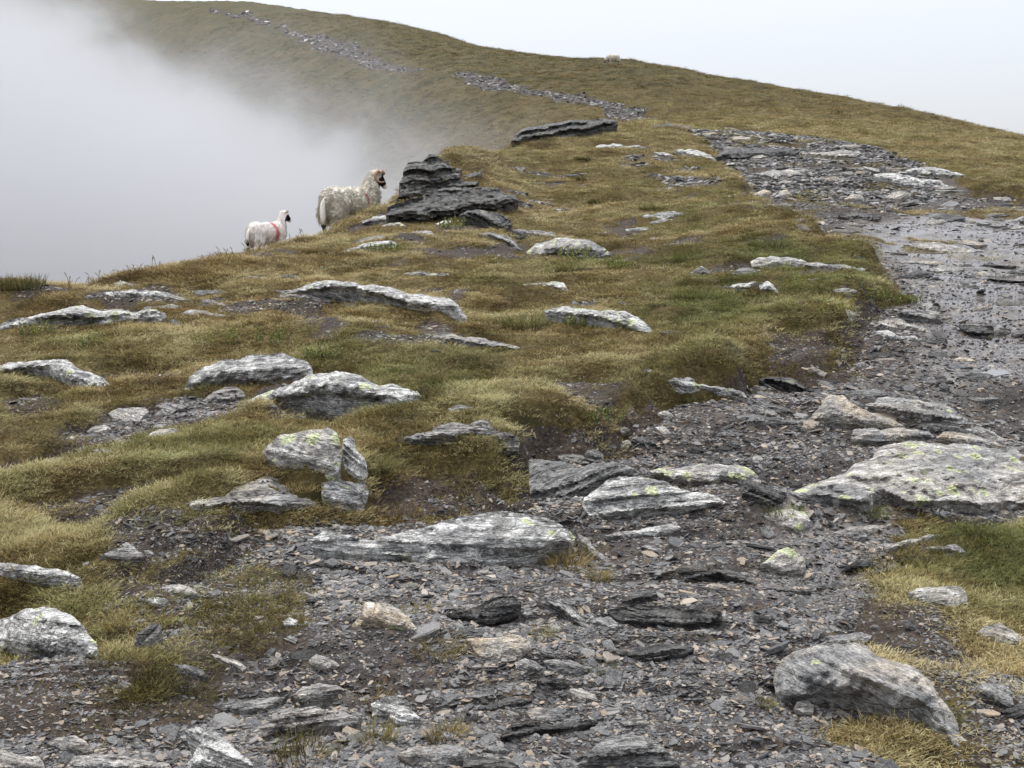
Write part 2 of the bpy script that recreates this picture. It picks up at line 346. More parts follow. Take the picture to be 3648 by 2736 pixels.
rough = g.math('SUBTRACT', .78, g.math('MULTIPLY', wet, g.math('MULTIPLY', g.step(g.noise(p, 3.2, 4, .6), .32, .55), .70)))
GROUND = g.bsdf(col, rough, g.bump(hgt, g.math('SUBTRACT', .9, g.math('MULTIPLY', wet, .75)), .03), g.math('ADD', .04, g.math('MULTIPLY', wet, .75)))
fq = (np.arange(NS - 1)[:, None] * NL + np.arange(NL - 1)[None]).ravel()
FQ = np.stack([fq, fq + NL, fq + NL + 1, fq + 1], 1)
me = mesh_np('ground', np.stack([XX.ravel(), Yf_, ZT], 1), FQ, True)
fattr(me, 'bare', np.where(Yf_ > 48, np.minimum(bare * 1.3, 1), bare)); fattr(me, 'heath', sstep(50, 110, Yf_))
wetp = plan('F', [(1850, 480), (2400, 430), (2400, 800), (2050, 830), (2000, 700), (1950, 580)], 0, 40)
wetq = plan('F', [(1720, 1110), (1830, 1090), (1930, 1120), (1880, 1250), (1700, 1290), (1750, 1200)], 0, 40)
wet_ = np.zeros(len(PXY)); wet_[near] = np.maximum(np.maximum(sstep(.5, -.3, sdpoly(Pn, wetp)), sstep(.3, -.1, sdpoly(Pn, wetq))), .06)
fattr(me, 'wet', wet_ * (bare > .5))
tag(link('ground', me, GROUND), 'turf ridge and hillside with a worn stony path', kind='structure')

# ------------------------------------------------------------------ rocks
r = NT('slate_rock'); p = r.objc(); o = 'OBJECT'
lw, ly, tone, tan = r.attr('lw', o), r.attr('ly', o), r.attr('tone', o), r.attr('tan', o)
rnd = r.node('ShaderNodeObjectInfo').outputs['Random']
off = r.node('ShaderNodeVectorMath', operation='ADD'); r.put(off.inputs[0], p)
cmb = r.node('ShaderNodeCombineXYZ'); r.put(cmb.inputs[0], r.math('MULTIPLY', rnd, 37.0)); r.put(cmb.inputs[1], r.math('MULTIPLY', rnd, 91.0)); r.put(off.inputs[1], cmb.outputs[0])
p = off.outputs[0]
ob_ = r.node('ShaderNodeVectorMath', operation='ADD'); r.put(ob_.inputs[0], r.attr('bv', out='Vector')); r.put(ob_.inputs[1], cmb.outputs[0])
bed = r.mapping(ob_.outputs[0], (1.5, 1.5, 11))
st = r.noise(bed, 2.6, 6, .68, .25); st2 = r.noise(bed, 9, 4, .6); big = r.noise(p, 2.3, 5, .62); fine = r.noise(p, 42, 5, .7); mid = r.noise(p, 11, 5, .65)
base = r.ramp(r.math('ADD', r.math('MULTIPLY', st, r.math('MULTIPLY', r.attr('str', o), .65)), r.math('MULTIPLY', r.math('ADD', r.math('MULTIPLY', mid, .55), r.math('MULTIPLY', big, .45)), r.math('SUBTRACT', 1.0, r.math('MULTIPLY', r.attr('str', o), .65)))), [(.30, (.030, .030, .031)), (.40, (.13, .13, .132)), (.50, (.26, .257, .252)), (.62, (.38, .373, .36)), (.75, (.52, .51, .48))])
base = r.mix(r.math('MULTIPLY', tan, r.step(big, .38, .62)), base, r.mix(1.0, base, (1.25, 1.0, .70), 'MULTIPLY'))
base = r.mix(r.math('MULTIPLY', r.step(fine, .48, .62), .35), base, (.045, .043, .04))
wl_ = r.math('SUBTRACT', r.math('ADD', r.math('ADD', r.math('MULTIPLY', mid, .55), r.math('MULTIPLY', big, .3)), r.math('MULTIPLY', fine, .35)), r.math('SUBTRACT', .80, r.math('MULTIPLY', lw, .30)))
base = r.mix(r.math('MULTIPLY', r.step(wl_, -.02, .12), .75), base, r.mix(fine, (.36, .365, .36), (.70, .70, .68)))
wob = r.node('ShaderNodeVectorMath', operation='ADD'); r.put(wob.inputs[0], p); nzv = r.node('ShaderNodeTexNoise'); r.put(nzv.inputs['Vector'], p); nzv.inputs['Scale'].default_value = 22; nzv.inputs['Detail'].default_value = 4
wsc = r.node('ShaderNodeVectorMath', operation='SCALE'); r.put(wsc.inputs[0], nzv.outputs['Color']); wsc.inputs['Scale'].default_value = .05; r.put(wob.inputs[1], wsc.outputs[0])
vr = r.node('ShaderNodeTexVoronoi'); r.put(vr.inputs['Vector'], wob.outputs[0]); vr.inputs['Scale'].default_value = 9.5; vs_ = r.node('ShaderNodeSeparateColor'); r.put(vs_.inputs[0], vr.outputs['Color'])
yl = r.math('SUBTRACT', r.math('MULTIPLY', r.step(vs_.outputs[0], r.math('SUBTRACT', 1.0, r.math('MULTIPLY', ly, .78)), r.math('SUBTRACT', 1.02, r.math('MULTIPLY', ly, .78))), r.math('ADD', .20, r.math('MULTIPLY', vs_.outputs[1], .28))), r.math('ADD', vr.outputs['Distance'], r.math('MULTIPLY', r.math('SUBTRACT', fine, .5), .30)))
base = r.mix(r.math('MULTIPLY', r.step(yl, 0, .03), .85), base, r.mix(r.noise(p, 90, 3), (.26, .29, .15), (.50, .53, .33)))
blk = r.step(r.math('ADD', r.noise(bed, 1.1, 5, .7, .6), r.math('MULTIPLY', r.math('SUBTRACT', big, .5), .5)), .57, .68)
base = r.mix(r.math('MULTIPLY', blk, .8), base, (.022, .021, .021))
ln1 = r.math('ABSOLUTE', r.math('SUBTRACT', r.noise(bed, 1.5, 5, .62, .35), .5)); ln2 = r.math('ABSOLUTE', r.math('SUBTRACT', r.noise(bed, 3.4, 4, .6, .2), .47))
strt = r.attr('str', o)
crack = r.math('MAXIMUM', r.math('SUBTRACT', 1.0, r.step(ln1, .006, .022)), r.math('MULTIPLY', r.math('SUBTRACT', 1.0, r.step(ln2, .004, .020)), .7))
gA, gB = r.noise(p, 95, 4, .75), r.noise(bed, 14, 5, .75)
grain = r.math('ADD', r.math('MULTIPLY', r.step(gA, .36, .66), .75), r.math('MULTIPLY', r.step(gB, .36, .66), .75))
base = r.mix(1.0, base, r.ramp(grain, [(0, (.50, .49, .48)), (.40, (1.0, 1.0, 1.0)), (.8, (1.45, 1.45, 1.42)), (1, (1.7, 1.7, 1.66))]), 'MULTIPLY')
base = r.mix(r.math('MULTIPLY', r.math('MULTIPLY', crack, .9), strt), base, (.012, .011, .011))  # bedding cracks coloured near-black, the shade of the crevices painted in
hv = r.node('ShaderNodeHueSaturation'); r.put(hv.inputs['Value'], tone); r.put(hv.inputs['Color'], base)
hh = r.math('ADD', r.math('ADD', r.math('MULTIPLY', st, 1.1), r.math('MULTIPLY', st2, .45)), r.math('ADD', r.math('MULTIPLY', mid, .5), r.math('MULTIPLY', fine, .22)))
crk = r.step(r.voro(r.mapping(p, (1, 1, 3), (.3, -.2, .4)), 2.6, 'DISTANCE_TO_EDGE'), 0, .035)
hh = r.math('ADD', r.math('ADD', hh, r.math('MULTIPLY', crk, .35)), r.math('SUBTRACT', r.math('MULTIPLY', grain, .12), r.math('MULTIPLY', r.math('MULTIPLY', crack, .8), strt)))
ROCK = r.bsdf(hv.outputs[0], r.math('SUBTRACT', .78, r.math('MULTIPLY', r.step(tone, .9, .55), .30)), r.bump(hh, 1.0, .05), .22)

LOOK = {  # white lichen, yellow-green lichen, tone, warm tint
    'L': (.8, .25, 1.35, .1, .65), 'Y': (.6, .85, 1.4, .3, .28), 'D': (.12, .0, .45, .1, 1.0), 'G': (.38, .05, 1.05, .2, .85), 'T': (.5, .12, 1.4, .75, .30), 'B': (.30, .35, .46, .2, 1.25), 'P': (.55, .1, 1.42, .35, .55), 'S': (.15, 0, .9, 0, .8)}
FOOT = []                                        # plan footprints, so that grass keeps off them
def rock(name, cat, label, tile, pts, tilt, look, bulge=.10, thick=.25, group=None, spacing=2.3, y0=0, y1=60):
    P = px(tile, pts) if tile else np.asarray(pts, float)
    n = len(P); out = []
    seed = int(abs(P.sum() * 13)) % 9973
    for i in range(n):                            # break the traced outline up a little
        a, b = P[i], P[(i + 1) % n]; Ln = np.hypot(*(b - a)); k = max(1, int(Ln / spacing)); nd = np.array([-(b - a)[1], (b - a)[0]]) / max(Ln, 1e-6)
        for j in range(k):
            q = a + (b - a) * j / k; amp = min(1.7, Ln * .10)
            out.append(q + nd * amp * (fbm(q[None] * .11, 3, seed)[0] * 1.2 + (random.random() - .5) * .35))
    O = np.array(out); mn, mx = O.min(0), O.max(0)
    # front contact line on the ground
    cols = np.linspace(mn[0] + .06 * (mx[0] - mn[0]), mx[0] - .06 * (mx[0] - mn[0]), 9); low = []
    for c in cols:
        near_ = np.abs(O[:, 0] - c) < max((mx[0] - mn[0]) * .09, 2.5)
        if near_.any(): low.append((c, O[near_][:, 1].max()))
    low = np.array(low); s, t, Y = cast(low[:, 0], low[:, 1], y0, y1)
    x = s * Y; med = np.median(Y); Y = np.clip(Y, med * .8, med * 1.25); x = s * Y; z = EYE + t * Y
    if x.max() - x.min() > .05:
        b, a = np.polyfit(x, Y, 1); b = float(np.clip(b, -.8, .8)); a = float(np.mean(Y - b * x)); d, c = np.polyfit(x, z, 1); d = float(np.clip(d, -.5, .5)); c = float(np.mean(z - d * x))
    else: a, b, c, d = Y.mean(), 0, z.mean(), 0
    xm = float(np.mean(x)); A0 = np.array([xm, a + b * xm, c + d * xm])
    elev = math.degrees(math.atan(pix2st(mn[0], mn[1])[1])); th = math.radians(max(tilt, elev + 12))
    Ld = np.array([1.0, b, d]); Ld /= np.linalg.norm(Ld); ph = np.array([-b, 1, 0]) / math.hypot(b, 1)
    Ud = ph * math.cos(th) + np.array([0, 0, math.sin(th)]); N = np.cross(Ld, Ud); N /= np.linalg.norm(N)
    # interior points
    g_ = np.arange(mn[0], mx[0], spacing); h_ = np.arange(mn[1], mx[1], spacing * .87); G = np.array([(xx + (spacing / 2 if j % 2 else 0), yy) for j, yy in enumerate(h_) for xx in g_]) if len(g_) and len(h_) else np.zeros((0, 2))
    if len(G):
        G = G + rng.uniform(-.3, .3, G.shape) * spacing
        G = G[inpoly(G, O)]
        if len(G): G = G[distpoly(G, O) > spacing * .55]
    allp = np.r_[O, G] if len(G) else O; nO = len(O)
    res = delaunay_2d_cdt([Vector(q) for q in allp], [], [list(range(nO))], 1, 1e-4)
    V2 = np.array([tuple(v) for v in res[0]]); tris = [f for f in res[2] if len(f) == 3]
    if not tris: return None
    s, t = pix2st(V2[:, 0], V2[:, 1]); D = np.stack([s, np.ones_like(s), t], 1); E = np.array([0, 0, EYE])
    den = D @ N; den = np.where(np.abs(den) < 1e-3, -1e-3, den)
    Yp = np.clip(((A0 - E) @ N) / den, A0[1] * .82, A0[1] * 1.4)
    Q = E + D * Yp[:, None]
    mpp = A0[1] / F; dist = distpoly(V2, O) * mpp
    size = math.sqrt(max((mx[0] - mn[0]) * (mx[1] - mn[1]), 1)) * mpp
    R = size * .22; prof = np.clip(dist / R, 0, 1); prof = prof * (1.6 - .6 * prof)
    so, to = pix2st(O[:, 0], O[:, 1]); Do = np.stack([so, np.ones_like(so), to], 1); dn = Do @ N; dn = np.where(np.abs(dn) < 1e-3, -1e-3, dn); Yo = np.clip(((A0 - E) @ N) / dn, A0[1] * .82, A0[1] * 1.4); QO = E + Do * Yo[:, None]
    pc = np.stack([(QO - A0) @ Ld, (QO - A0) @ Ud], 1); cv = np.cov((pc - pc.mean(0)).T); ew, ev = np.linalg.eigh(cv); ax_ = ev[:, 1]; ax_ = ax_ if ax_[0] > 0 else -ax_
    an = np.clip(math.atan2(ax_[1], ax_[0]), -.6, .6) + random.gauss(0, .07); e1 = math.cos(an) * Ld + math.sin(an) * Ud; e2 = -math.sin(an) * Ld + math.cos(an) * Ud; nb = .86 * e2 + .5 * N; nb /= np.linalg.norm(nb); e3 = np.cross(nb, e1)
    q = (Q - A0) @ nb + fbm(Q * 1.7, 3, seed) * .05 * min(size, 1)
    lay = q / max(size * .085, .012); lay = lay + fbm(Q * 3, 2, seed + 5) * .7; lay = vnoise(np.stack([np.floor(lay) + sstep(.6, 1, lay - np.floor(lay)), lay * 0, lay * 0], 1), seed + 3)
    fr = Q / size; wv = np.zeros(len(Q))
    for kf in range(7):                            # broken facets: the lowest of several random planes
        rk = np.random.default_rng(seed + 31 * kf); nk_ = rk.normal(size=3); ck = Q.mean(0) / size + rk.uniform(-.5, .5, 3) * np.array([1.4, .5, .5]); wv = np.minimum(wv, ((fr - ck) @ (nk_ / np.linalg.norm(nk_))) * -.22) if kf else wv
    sa = np.clip(np.abs(D @ N) / np.linalg.norm(D, axis=1), .22, 1); flat_ = np.clip(sa * 1.5, .35, 1)
    wv = wv - np.percentile(wv, 12)
    hgt = .006 + .014 * size + bulge * size * prof * .9 + (lay * .085 * LOOK[look][4] + wv * .6 + fbm(Q * (2.6 / size), 4, seed + 11, .62) * .075 + vnoise(Q * 17 / size, seed + 2) * .03) * flat_ * size * np.clip(dist / (R * .15), .2, 1)
    Q = Q - D / np.linalg.norm(D, axis=1)[:, None] * (hgt / sa)[:, None]
    # closed body: front, skirt, back
    edges = {}
    for f in tris:
        for i in range(3):
            e = (f[i], f[(i + 1) % 3]); edges[e] = 1
    bnd = [(a_, b_) for a_, b_ in edges if (b_, a_) not in edges]
    nv = len(Q); bset = sorted({v for e in bnd for v in e}); T_ = thick * (size ** .5 if size < 1 else 1) * .8
    B = -N * .35 + np.array([0, .25, -1.0]); B /= np.linalg.norm(B)
    mid = {}; VB = []
    for kx, v in enumerate(bset):
        mid[v] = nv + len(VB); VB.append(Q[v] + B * T_ * (.9 + .3 * random.random()))
    cen = np.mean(VB, 0); VB = [cen + (w - cen) * .93 for w in VB]; ci = nv + len(VB); VB.append(cen + B * T_ * .2)
    faces = [tuple(f) for f in tris]
    # orientation: triangles face the camera
    f0 = tris[0]; g1, g2 = V2[f0[1]] - V2[f0[0]], V2[f0[2]] - V2[f0[0]]
    flip = (g1[0] * g2[1] - g1[1] * g2[0]) > 0
    if flip: faces = [f[::-1] for f in faces]
    for a_, b_ in bnd:
        quad = (b_, a_, mid[a_], mid[b_]); tri = (mid[b_], mid[a_], ci)
        if flip: quad, tri = quad[::-1], tri[::-1]
        faces += [quad, tri]
    VV = np.r_[Q, np.array(VB)]
    org = np.array([Q[:, 0].mean(), A0[1], A0[2]])
    me = mesh_np(name, VV - org, faces, False)
    W_ = VV - A0; fattr(me, 'bv', np.stack([W_ @ e1, W_ @ e3, W_ @ nb], 1) + seed * .01, 'FLOAT_VECTOR')
    ob = link(name, me, ROCK, None, org)
    lk = LOOK[look]; ob['lw'], ob['ly'], ob['tone'], ob['tan'], ob['str'] = [float(w) for w in lk]
    tag(ob, label, cat, group)
    FOOT.append((QO[:, :2], float(Q[:, 2].max())))
    return ob

exec_rocks = []
def R_(name, look, tilt, bulge, label, tile, pts, **kw): exec_rocks.append((name, look, tilt, bulge, label, tile, pts, kw))
# --- traced rocks: name, look, face tilt, roundness, label, view, outline
R_('boulder', 'T', 32, .22, 'large rounded boulder with pale crusty lichen at the lower right', '8', [(600, 1030), (640, 960), (720, 900), (860, 865), (1000, 860), (1130, 840), (1190, 870), (1260, 930), (1330, 950), (1460, 990), (1540, 1030), (1600, 1100), (1660, 1190), (1720, 1260), (1780, 1350), (1790, 1420), (1860, 1500), (1800, 1640), (1740, 1560), (1640, 1450), (1560, 1350), (1440, 1300), (1330, 1300), (1250, 1270), (1130, 1210), (1050, 1210), (900, 1200), (830, 1210), (720, 1230), (640, 1220), (600, 1180), (590, 1100)])
R_('stone', 'P', 25, .1, 'flat pale stone lying just behind the large rounded boulder', '8', [(890, 830), (940, 800), (1060, 790), (1160, 780), (1230, 800), (1200, 840), (1150, 850), (1000, 850), (920, 845)])
R_('rock', 'P', 25, .12, 'pale grey rock at the right edge above the rounded boulder', '8', [(1900, 780), (1960, 730), (2060, 720), (2140, 760), (2230, 820), (2240, 870), (2120, 870), (2020, 830), (1940, 800)])
R_('rock', 'G', 35, .2, 'blocky grey rock in the grass right of the rounded boulder', '8', [(1900, 1130), (1980, 1110), (2080, 1120), (2140, 1180), (2150, 1250), (2120, 1280), (2020, 1240), (1940, 1200)])
R_('rock', 'D', 30, .15, 'dark rock cut by the right edge near the bottom corner', '8', [(2050, 1290), (2130, 1270), (2240, 1220), (2240, 1340), (2130, 1330)])
R_('flat_rock', 'P', 22, .1, 'weathered pale slab in the dirt below the right-hand grass', '8', [(1460, 520), (1560, 490), (1640, 485), (1740, 480), (1810, 485), (1840, 520), (1850, 600), (1760, 610), (1640, 600), (1540, 580)])
R_('rock', 'P', 30, .1, 'thin pale rock ledge slanting up through the right-hand grass', '8', [(1280, 250), (1320, 215), (1440, 190), (1560, 160), (1650, 140), (1690, 150), (1640, 170), (1520, 200), (1400, 230), (1340, 255)])
R_('rock', 'G', 40, .1, 'small grey rock capping the little turf bank on the right', '8', [(1560, 240), (1640, 220), (1770, 210), (1840, 260), (1845, 300), (1780, 262), (1680, 240), (1600, 250)])
R_('rock', 'B', 45, .15, 'dark wedge-shaped rock beside the wet mud on the right', '8', [(1000, 420), (1060, 350), (1120, 310), (1200, 310), (1260, 345), (1240, 370), (1150, 390), (1060, 410)])
R_('rock', 'B', 40, .15, 'mossy dark rock in grass right of the dark wedge', '8', [(1220, 390), (1290, 350), (1350, 335), (1420, 370), (1400, 400), (1300, 410)])
R_('rock', 'Y', 42, .2, 'lumpy pale rock standing beside the shining wet mud', '8', [(500, 340), (560, 300), (620, 250), (680, 225), (740, 270), (790, 310), (800, 370), (770, 400), (680, 390), (640, 430), (620, 390), (560, 360)])
R_('boulder', 'Y', 28, .16, 'whitish flat-topped boulder at the edge of bright green grass', '8', [(520, 20), (560, -10), (700, -25), (790, 0), (830, 60), (800, 100), (730, 130), (680, 110), (600, 60)])
R_('rock', 'D', 35, .1, 'long thin curving slate ledge crossing the path', '8', [(0, 430), (120, 395), (200, 370), (280, 365), (380, 405), (480, 460), (600, 490), (720, 500), (840, 500), (840, 515), (700, 517), (560, 504), (440, 482), (340, 440), (240, 412), (120, 428), (0, 452)])
R_('rock', 'T', 35, .1, 'short curved slate ledge below the long curving one', '8', [(110, 485), (220, 465), (290, 480), (340, 520), (420, 550), (480, 580), (380, 568), (300, 522), (220, 500)])
R_('rock', 'D', 55, .12, 'broad black slate ledge with a ragged lower lip', '7', [(1720, 640), (1800, 620), (1880, 600), (1960, 600), (2040, 610), (2130, 600), (2240, 640), (2340, 625), (2470, 650), (2467, 710), (2330, 725), (2200, 745), (2080, 740), (1960, 730), (1840, 715), (1780, 690)])
R_('stone', 'D', 20, .1, 'dark flat stone at the lower end of the wet mud', '8', [(870, 490), (960, 455), (1060, 465), (1040, 490), (960, 502)])
R_('stone', 'D', 30, .15, 'lone blue-black stone on the dirt right of the path', '8', [(1440, 720), (1470, 705), (1520, 750), (1525, 768), (1450, 752)])
R_('stone', 'P', 40, .2, 'small pale block under the front of the rounded boulder', '8', [(715, 1270), (740, 1225), (800, 1215), (850, 1250), (845, 1300), (780, 1310), (730, 1300)])
R_('stone', 'S', 25, .1, 'blue-grey slate lying left behind the rounded boulder', '8', [(545, 845), (600, 825), (650, 850), (630, 880), (570, 872)])
R_('stone', 'S', 30, .1, 'blue slate leaning below the bright green grass', '8', [(500, 100), (560, 90), (600, 150), (560, 170), (520, 150)])
R_('flat_rock', 'P', 12, .05, 'wet pale slab flush with the muddy path on the right', '8', [(960, 140), (1020, 110), (1120, 90), (1250, 85), (1360, 70), (1350, 95), (1260, 115), (1180, 130), (1200, 160), (1130, 160)])
R_('stone', 'D', 30, .1, 'upper of two dark stones on the wet pale slab', '8', [(1110, 75), (1150, 65), (1180, 90), (1140, 102)])
R_('stone', 'D', 30, .1, 'lower of two dark stones on the wet pale slab', '8', [(1130, 147), (1200, 135), (1215, 155), (1150, 167)])
R_('boulder', 'L', 48, .16, 'largest rock in the middle, a long low boulder with a broad face', '7', [(-210, 185), (-120, 130), (0, 140), (60, 150), (180, 185), (350, 145), (500, 110), (640, 70), (800, 30), (940, 10), (1040, 0), (1180, 10), (1290, 30), (1400, 70), (1480, 120), (1520, 170), (1500, 220), (1400, 230), (1290, 260), (1180, 300), (1080, 340), (960, 375), (850, 388), (700, 400), (560, 388), (480, 355), (400, 315), (300, 285), (160, 272), (60, 280), (0, 255), (-100, 248), (-190, 228)], spacing=2.0)
R_('rock', 'B', 60, .14, 'dark pointed slate rock tilted up out of the gravel', '7', [(680, 670), (780, 640), (900, 600), (1020, 550), (1120, 545), (1170, 580), (1150, 640), (1080, 690), (1000, 740), (900, 740), (830, 710), (760, 690)])
R_('rock', 'T', 35, .15, 'three-cornered tan rock left of the dark pointed rock', '7', [(70, 740), (130, 660), (150, 580), (240, 590), (320, 600), (390, 640), (450, 700), (490, 760), (430, 770), (330, 740), (200, 730), (110, 760)])
R_('rock', 'G', 35, .12, 'curved grey rock arching right of the dark pointed rock', '7', [(1260, 570), (1330, 560), (1430, 590), (1510, 620), (1570, 690), (1620, 760), (1570, 762), (1500, 722), (1450, 655), (1380, 615), (1300, 602)])
R_('stone', 'P', 35, .2, 'rounded pale stone left of the broad black ledge', '7', [(1610, 710), (1660, 680), (1740, 680), (1800, 730), (1780, 762), (1700, 762)])
R_('flat_rock', 'T', 25, .1, 'tan layered slab in front of the dark pointed rock', '7', [(800, 820), (880, 810), (1000, 810), (1140, 800), (1220, 840), (1235, 890), (1180, 920), (1060, 960), (960, 950), (900, 930), (860, 890), (840, 850)])
R_('stone', 'P', 35, .2, 'knobbly pale stone right below the tan layered slab', '7', [(1120, 970), (1190, 945), (1260, 970), (1310, 1010), (1290, 1045), (1200, 1030), (1130, 1012)])
R_('stone', 'S', 22, .1, 'smooth oval slate beside the small green grass patch', '7', [(1310, 965), (1380, 950), (1490, 960), (1560, 990), (1600, 1030), (1520, 1060), (1420, 1055), (1340, 1012)])
R_('stone', 'D', 45, .15, 'blue-black angular block on the gravel, darkest near the bottom', '7', [(1265, 1080), (1380, 1070), (1480, 1095), (1470, 1120), (1440, 1150), (1330, 1168), (1290, 1132)])
R_('stone', 'D', 30, .1, 'small dark slate just below the blue-black block', '7', [(1240, 1180), (1300, 1165), (1330, 1212), (1270, 1218)])
R_('rock', 'D', 30, .08, 'jagged black strip of slate in the lower gravel', '7', [(930, 1270), (1000, 1240), (1080, 1200), (1150, 1200), (1240, 1220), (1180, 1245), (1080, 1258), (990, 1288)])
R_('rock', 'D', 30, .08, 'long jagged slate lip near the bottom edge', '7', [(1030, 1450), (1090, 1390), (1180, 1370), (1260, 1360), (1330, 1370), (1400, 1390), (1500, 1370), (1600, 1345), (1700, 1340), (1720, 1360), (1620, 1390), (1500, 1412), (1420, 1425), (1320, 1415), (1240, 1440), (1150, 1470), (1080, 1485)])
R_('stone', 'G', 30, .15, 'round grey stone above the left end of the jagged lip', '7', [(1060, 1280), (1130, 1265), (1170, 1310), (1130, 1342), (1075, 1322)])
R_('flat_rock', 'T', 22, .08, 'flat tan slab with dry grass above the jagged lip', '7', [(1190, 1290), (1290, 1265), (1400, 1290), (1480, 1340), (1340, 1352), (1230, 1342)])
R_('boulder', 'S', 30, .15, 'streaked dark grey boulder cut by the bottom edge', '7', [(1440, 1670), (1520, 1600), (1640, 1520), (1720, 1460), (1840, 1440), (1960, 1460), (2060, 1490), (2130, 1560), (2200, 1620), (2190, 1670)])
R_('rock', 'T', 35, .15, 'rusty brown and grey rock at the bottom left of centre', '7', [(360, 1570), (470, 1520), (580, 1510), (660, 1510), (760, 1510), (830, 1560), (810, 1600), (740, 1640), (660, 1665), (560, 1665), (460, 1640)])
R_('flat_rock', 'D', 25, .1, 'dark slab at the bottom edge beside the rusty rock', '7', [(790, 1600), (860, 1580), (960, 1590), (1060, 1600), (1150, 1640), (1150, 1670), (780, 1670)])
R_('stone', 'S', 22, .12, 'oval grey slate above the dark bottom slab', '7', [(915, 1540), (960, 1510), (1050, 1520), (1090, 1550), (1000, 1567)])
R_('stone', 'G', 30, .15, 'rough grey stone above the streaked bottom boulder', '7', [(1800, 1360), (1880, 1320), (1960, 1330), (2000, 1370), (1920, 1392), (1830, 1392)])
R_('stone', 'P', 30, .15, 'pale stone right below the blue-black block', '7', [(1480, 1150), (1560, 1140), (1640, 1180), (1660, 1220), (1580, 1242), (1500, 1222)])
R_('rock', 'D', 32, .1, 'layered grey ledge below the broad black one', '7', [(1700, 890), (1860, 895), (1960, 865), (2090, 850), (2210, 860), (2290, 880), (2212, 920), (2120, 950), (2000, 980), (1900, 950), (1800, 917)])
R_('rock', 'B', 40, .15, 'small dark rock above the broad black ledge', '7', [(1820, 580), (1880, 520), (1960, 495), (2040, 510), (2060, 570), (1980, 572), (1920, 592)])
R_('rock', 'L', 40, .18, 'white-patched rock behind the grass tuft at the lower left', '7', [(190, 1240), (300, 1200), (400, 1190), (445, 1220), (440, 1270), (510, 1330), (440, 1380), (360, 1400), (300, 1342), (200, 1322)])
R_('rock', 'G', 40, .14, 'long sloping grey rock at the lower left behind dry tufts', '6', [(1590, 1450), (1700, 1370), (1820, 1310), (1940, 1270), (2040, 1260), (2130, 1290), (2212, 1290), (2342, 1340), (2312, 1400), (2212, 1440), (2100, 1400), (2000, 1400), (1850, 1425), (1740, 1465), (1650, 1485)])
R_('rock', 'L', 32, .1, 'striped pale ledge slanting above the right of the central boulder', '7', [(1700, 150), (1800, 130), (1930, 110), (2060, 85), (2170, 75), (2200, 100), (2120, 130), (2000, 160), (1880, 172), (1760, 162)])
R_('stone', 'G', 35, .15, 'squat grey stone under the striped pale ledge', '7', [(1940, 230), (2000, 195), (2090, 210), (2100, 260), (2020, 267)])
R_('rock', 'G', 30, .1, 'narrow rock rib running down right of the central boulder', '7', [(1530, 140), (1600, 170), (1650, 240), (1730, 300), (1800, 372), (1740, 355), (1640, 290), (1560, 215)])
R_('boulder', 'L', 42, .18, 'grey boulder with a yellow-green lichen spot at the left edge', '6', [(-20, 700), (60, 680), (160, 630), (280, 615), (380, 630), (470, 680), (540, 740), (580, 800), (620, 840), (630, 900), (615, 1000), (560, 960), (480, 930), (380, 920), (260, 930), (140, 910), (-20, 890)])
R_('rock', 'L', 50, .12, 'white-crusted ledge over dark grass at the left edge', '6', [(-20, 330), (120, 335), (220, 350), (340, 370), (450, 385), (520, 430), (540, 490), (480, 500), (380, 480), (260, 455), (120, 430), (-20, 405)])
R_('rock', 'G', 50, .16, 'pointed grey rock among slate chips at the left', '6', [(640, 290), (700, 260), (760, 230), (820, 195), (880, 230), (940, 290), (900, 320), (800, 327), (720, 312)])
R_('stone', 'G', 30, .15, 'small stone right of the pointed grey rock', '6', [(930, 250), (980, 245), (1000, 275), (960, 292)])
R_('rock', 'T', 35, .14, 'tan rock at the head of the loose gravel on the left', '6', [(1040, 490), (1120, 470), (1200, 480), (1260, 500), (1290, 540), (1220, 552), (1120, 522)])
R_('stone', 'L', 35, .16, 'whitish stone over the orange grass at the left', '6', [(940, 570), (1000, 550), (1080, 570), (1110, 600), (1060, 617), (980, 602)])
R_('stone', 'G', 60, .18, 'upright oval banded stone right of the left-edge boulder', '6', [(870, 850), (890, 790), (950, 740), (1020, 720), (1050, 740), (1040, 820), (990, 880), (920, 910), (880, 890)])
R_('stone', 'S', 30, .12, 'blue-grey stone alone on brown soil at the left', '6', [(730, 1120), (800, 1090), (850, 1110), (840, 1150), (780, 1152)])
R_('stone', 'G', 35, .15, 'grey stone with dark lee side in the lower left dirt', '6', [(1120, 985), (1200, 985), (1280, 1010), (1350, 1060), (1300, 1092), (1220, 1072), (1160, 1042)])
R_('rock', 'P', 25, .1, 'thin pale rib of slate in the lower left gravel', '6', [(1370, 920), (1460, 935), (1540, 960), (1600, 1010), (1570, 1032), (1500, 985), (1400, 955)])
R_('boulder', 'L', 40, .2, 'pale patchy boulder cut by the bottom edge, left of centre', '6', [(1190, 1410), (1290, 1400), (1400, 1420), (1470, 1480), (1540, 1550), (1620, 1600), (1660, 1675), (1210, 1675), (1230, 1600), (1290, 1500)])
R_('rock', 'P', 35, .16, 'smooth pale rock near the bottom left corner', '6', [(300, 1500), (380, 1460), (480, 1450), (560, 1490), (610, 1550), (520, 1570), (400, 1542)])
R_('flat_rock', 'P', 25, .1, 'pale slab filling the bottom left corner', '6', [(-20, 1530), (120, 1570), (260, 1590), (300, 1675), (-20, 1675)])
R_('flat_rock', 'P', 25, .1, 'low pale slab along the bottom edge at the left', '6', [(420, 1675), (480, 1580), (620, 1560), (760, 1580), (900, 1600), (1100, 1630), (1120, 1675)])
R_('stone', 'L', 40, .2, 'small white stone on dark slate chips, lower left', '6', [(1830, 710), (1870, 685), (1930, 705), (1920, 740), (1850, 742)])
